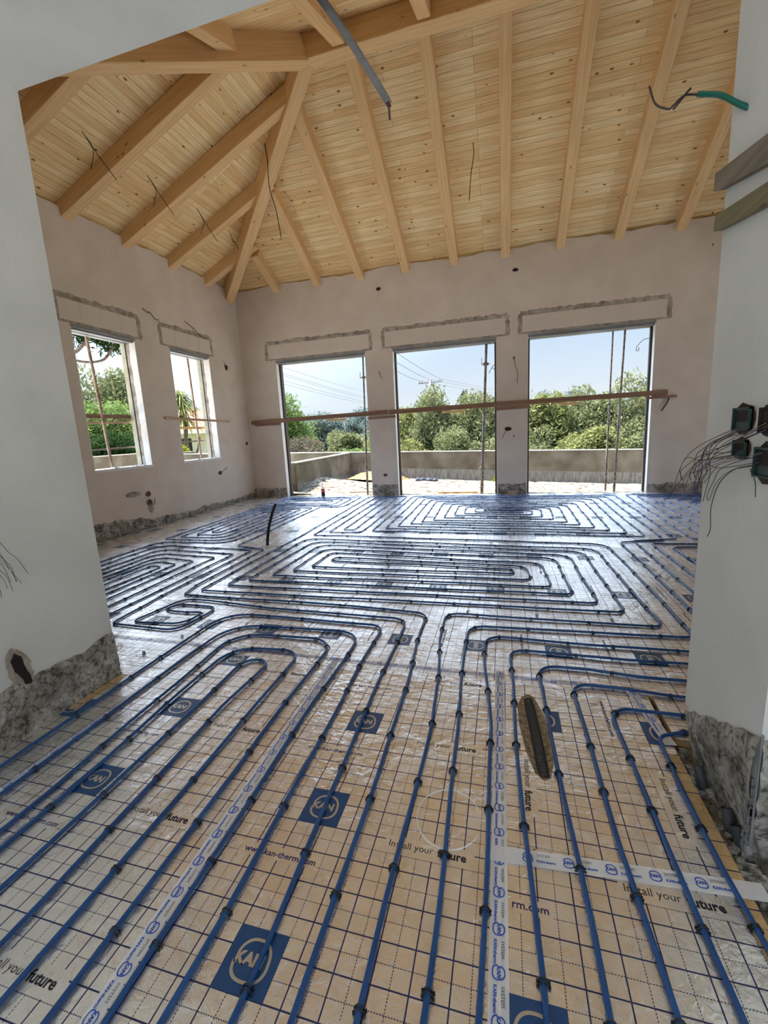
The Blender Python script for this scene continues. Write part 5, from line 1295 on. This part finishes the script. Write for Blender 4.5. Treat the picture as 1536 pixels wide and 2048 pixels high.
for i in range(9):
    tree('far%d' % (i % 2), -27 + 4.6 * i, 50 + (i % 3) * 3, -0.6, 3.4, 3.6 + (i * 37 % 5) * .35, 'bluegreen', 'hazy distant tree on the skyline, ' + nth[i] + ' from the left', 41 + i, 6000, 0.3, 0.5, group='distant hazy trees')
tree('cyp', -3.9, 45, -0.6, 0.6, 5.0, 'deep', 'dark pointed conifer right of the power pole', 61, 6000, 0.2, 0.2)
tree('cyp2', -7.2, 45, -0.6, 0.6, 5.2, 'olive_warm', 'green pointed tree just right of the power pole', 62, 6000, 0.2, 0.2)
# trees seen through the left windows
tree('wa', -20.5, 18.8, -0.5, 2.8, 3.9, 'bright', 'bright green layered tree in the first left window', 71, 12000, 0.17, 0.5, group=None)
tree('wb', -26, 24.5, -0.5, 3.2, 6.3, 'olive', 'tall grey green tree behind in the first left window', 72, 9000, 0.22, 0.8, group=None)
tree('wc', -17.0, 15.0, -0.5, 2.0, 2.4, 'deep', 'dark green hedge bush low in the first left window', 73, 9000, 0.15, 0.1, name='bush', group=None)
tree('wc2', -18.3, 18.0, -0.5, 1.7, 1.5, 'deep', 'dark low shrub right of the hedge bush in the first left window', 77, 7000, 0.15, 0.1, name='bush', group=None)
tree('wd', -21.5, 25.5, -0.5, 0.9, 1.7, 'yellow', 'bright yellow shrub low in the second left window', 74, 6000, 0.1, 0.1, name='bush', group=None)
tree('we', -24, 26.0, -0.5, 1.3, 1.9, 'olive', 'rounded green hedge behind the pale wall end', 75, 6000, 0.12, 0.0, name='bush', group=None)
# overhanging branch
t = thing('tree_branch', 'dark leafy branch hanging across the top of the first left window', 'tree', (-12, 9.6, 5.3))
me = crown_mesh('foliage', 1.7, 1.7, 3800, 0.13, 81, 0.4, 14, 0.4); me.materials.append(M['deep'])
o = bpy.data.objects.new('foliage', me); COL.objects.link(o); o.parent = t; o.location = (-0.3, 1.9, -0.75)
mb = MB(); mb.tube(smoothpath([(-12, 9.2, 3.95), (-12, 10.2, 4.1), (-12, 10.7, 4.45), (-12, 11.2, 5.0)]), .05, 6); mb.tube(smoothpath([(-12, 9.9, 4.03), (-12, 10.6, 3.95), (-12, 11.3, 4.1), (-12, 11.7, 4.5), (-12, 12.1, 4.9)]), .04, 6)
q = mb.build('branch', M['trunk'], t, smooth=True)
# palm
t = thing('palm_tree', 'palm like tree with drooping fronds in the second left window', 'tree', (-24, 29.2, -0.5))
mb = MB(); mb.tube([(-24, 29.2, -.6), (-24.1, 29.1, 1.5), (-23.9, 29.2, 3.4)], .16, 8); mb.tube([(-24, 29.2, -.4), (-23.5, 29.7, 1.0), (-23.4, 29.9, 1.9)], .09, 7); mb.build('trunk', M['trunk'], t, smooth=True)
mb = MB(); rnd = random.Random(90)
for i in range(420):
    a = rnd.random() * 6.28; el = rnd.uniform(-.3, 1.3); L = rnd.uniform(1.0, 1.9); hz = rnd.choice([3.4, 4.3, 4.9])
    p = Vector((-24, 29.0, hz)); d0 = Vector((math.cos(a) * math.cos(el), math.sin(a) * math.cos(el), math.sin(el))); pr = p; side = Vector((-math.sin(a), math.cos(a), 0))
    for k in range(1, 5):
        s = k / 4; nx = p + d0 * L * s + Vector((0, 0, -1.1 * s * s)); w = .05 * (1.1 - s)
        mb.quad([pr - side * .05, pr + side * .05, nx + side * w, nx - side * w]); pr = nx
mb.build('fronds', M['olive_warm'], t)
# house
t = thing('house', 'cream house with red tiled roof in the second left window', 'house', (-36, 40, -0.5))
mb = MB(); mb.box((-46, 34, -.6), (-30, 46, 2.6)); mb.build('walls', M['cream'], t)
mb = MB(); mb.quad([(-47, 33, 2.5), (-29, 33, 2.5), (-31.5, 40, 5.0), (-44, 40, 5.0)]); mb.quad([(-29, 33, 2.5), (-29, 47, 2.5), (-31.5, 40, 5.0)]); mb.quad([(-29, 47, 2.5), (-47, 47, 2.5), (-44, 40, 5.0), (-31.5, 40, 5.0)]); mb.quad([(-47, 47, 2.5), (-47, 33, 2.5), (-44, 40, 5.0)]); mb.build('roof', M['roof'], t)
mb = MB(); mb.box((-47, 32.9, 2.35), (-29, 33.1, 2.6)); mb.box((-29.1, 33, 2.35), (-28.9, 47, 2.6)); mb.build('fascia', M['white'], t)
mb = MB(); mb.box((-30.05, 35, .4), (-29.95, 37, 1.9)); mb.build('window', M['dark'], t)
# pergola
t = thing('pergola', 'dark garden shade roof on thin posts in the first left window', 'shelter', (-30, 27, 0))
mb = MB(); mb.box((-31, 24.5, 2.5), (-28, 29.5, 2.75)); mb.build('roof', M['frame'], t)
for y in (24.8, 27.0, 29.2):
    mb = MB(); mb.tube([(-28.2, y, -.5), (-28.2, y, 2.5)], .09, 7); mb.build('post', M['frame'], t)
mb = MB(); mb.box((-42, 22, -.5), (-41, 34, 2.2)); mb.build('boundary_wall', M['cream'], label='pale boundary wall behind the garden shade roof', cat='wall')

# power pole and lines
t = thing('power_pole', 'power pole with crossarm and insulators beyond the trees', 'power pole', (-9.75, 60, -0.6))
mb = MB(); mb.tube([(-9.75, 60, -.6), (-9.72, 60, 8.0)], .2, 8, radii=[.26, .16]); mb.build('pole', M['polegrey'], t, smooth=True)
mb = MB(); mb.bar((-11.3, 60.2, 7.7), (-8.1, 59.8, 7.72), .14, .16); mb.tube([(-9.75, 60, 7.0), (-10.4, 60, 7.7)], .05, 6); mb.tube([(-9.75, 60, 7.0), (-9.1, 60, 7.7)], .05, 6); mb.build('crossarm', M['polegrey'], t)
for x in (-11.2, -10.85, -9.9, -9.55, -8.55, -8.2):
    mb = MB(); mb.lathe([(.03, 0), (.11, .1), (.05, .2), (.1, .3), (.04, .42)], (x, 60, 7.85), 8); mb.build('insulator', M['polegrey'], t)
def line3(A, B, sag, lab, r=0.022):
    A, B = Vector(A), Vector(B); pts = []
    for k in range(25):
        q = k / 24; p = A.lerp(B, q); pts.append((p.x, p.y, p.z - 4 * sag * q * (1 - q)))
    mb = MB(); mb.tube(pts, r, 5); mb.build('power_line', M['cable_far'], label=lab, cat='power line')
for i, (x, z) in enumerate([(-11.1, 8.15), (-9.75, 8.2), (-8.3, 8.15)]):
    w_ = ['left', 'middle', 'right'][i]
    line3((x, 60, z), (-7.45, 30, [5.75, 6.35, 7.0][i]), 0.12, f'overhead power line from the pole towards upper left, {w_} of three')
    line3((x, 60, z), (x + 28, 130, 9.5 + .3 * i), 1.2, f'overhead power line from the pole towards the right horizon, {w_} of three', 0.03)
for i, (z0, z1) in enumerate([(6.76, 7.8), (6.31, 7.05), (6.15, 6.8), (5.75, 6.3), (5.47, 6.0)]):
    line3((-15.6 - 1.6, 31.0, z0 + .35), (-20.5, 68, z1), 0.15, 'overhead cable crossing the sky in the left door, ' + ['uppermost', 'second from top', 'middle one', 'fourth from top', 'lowest'][i] + ' of five', 0.022)
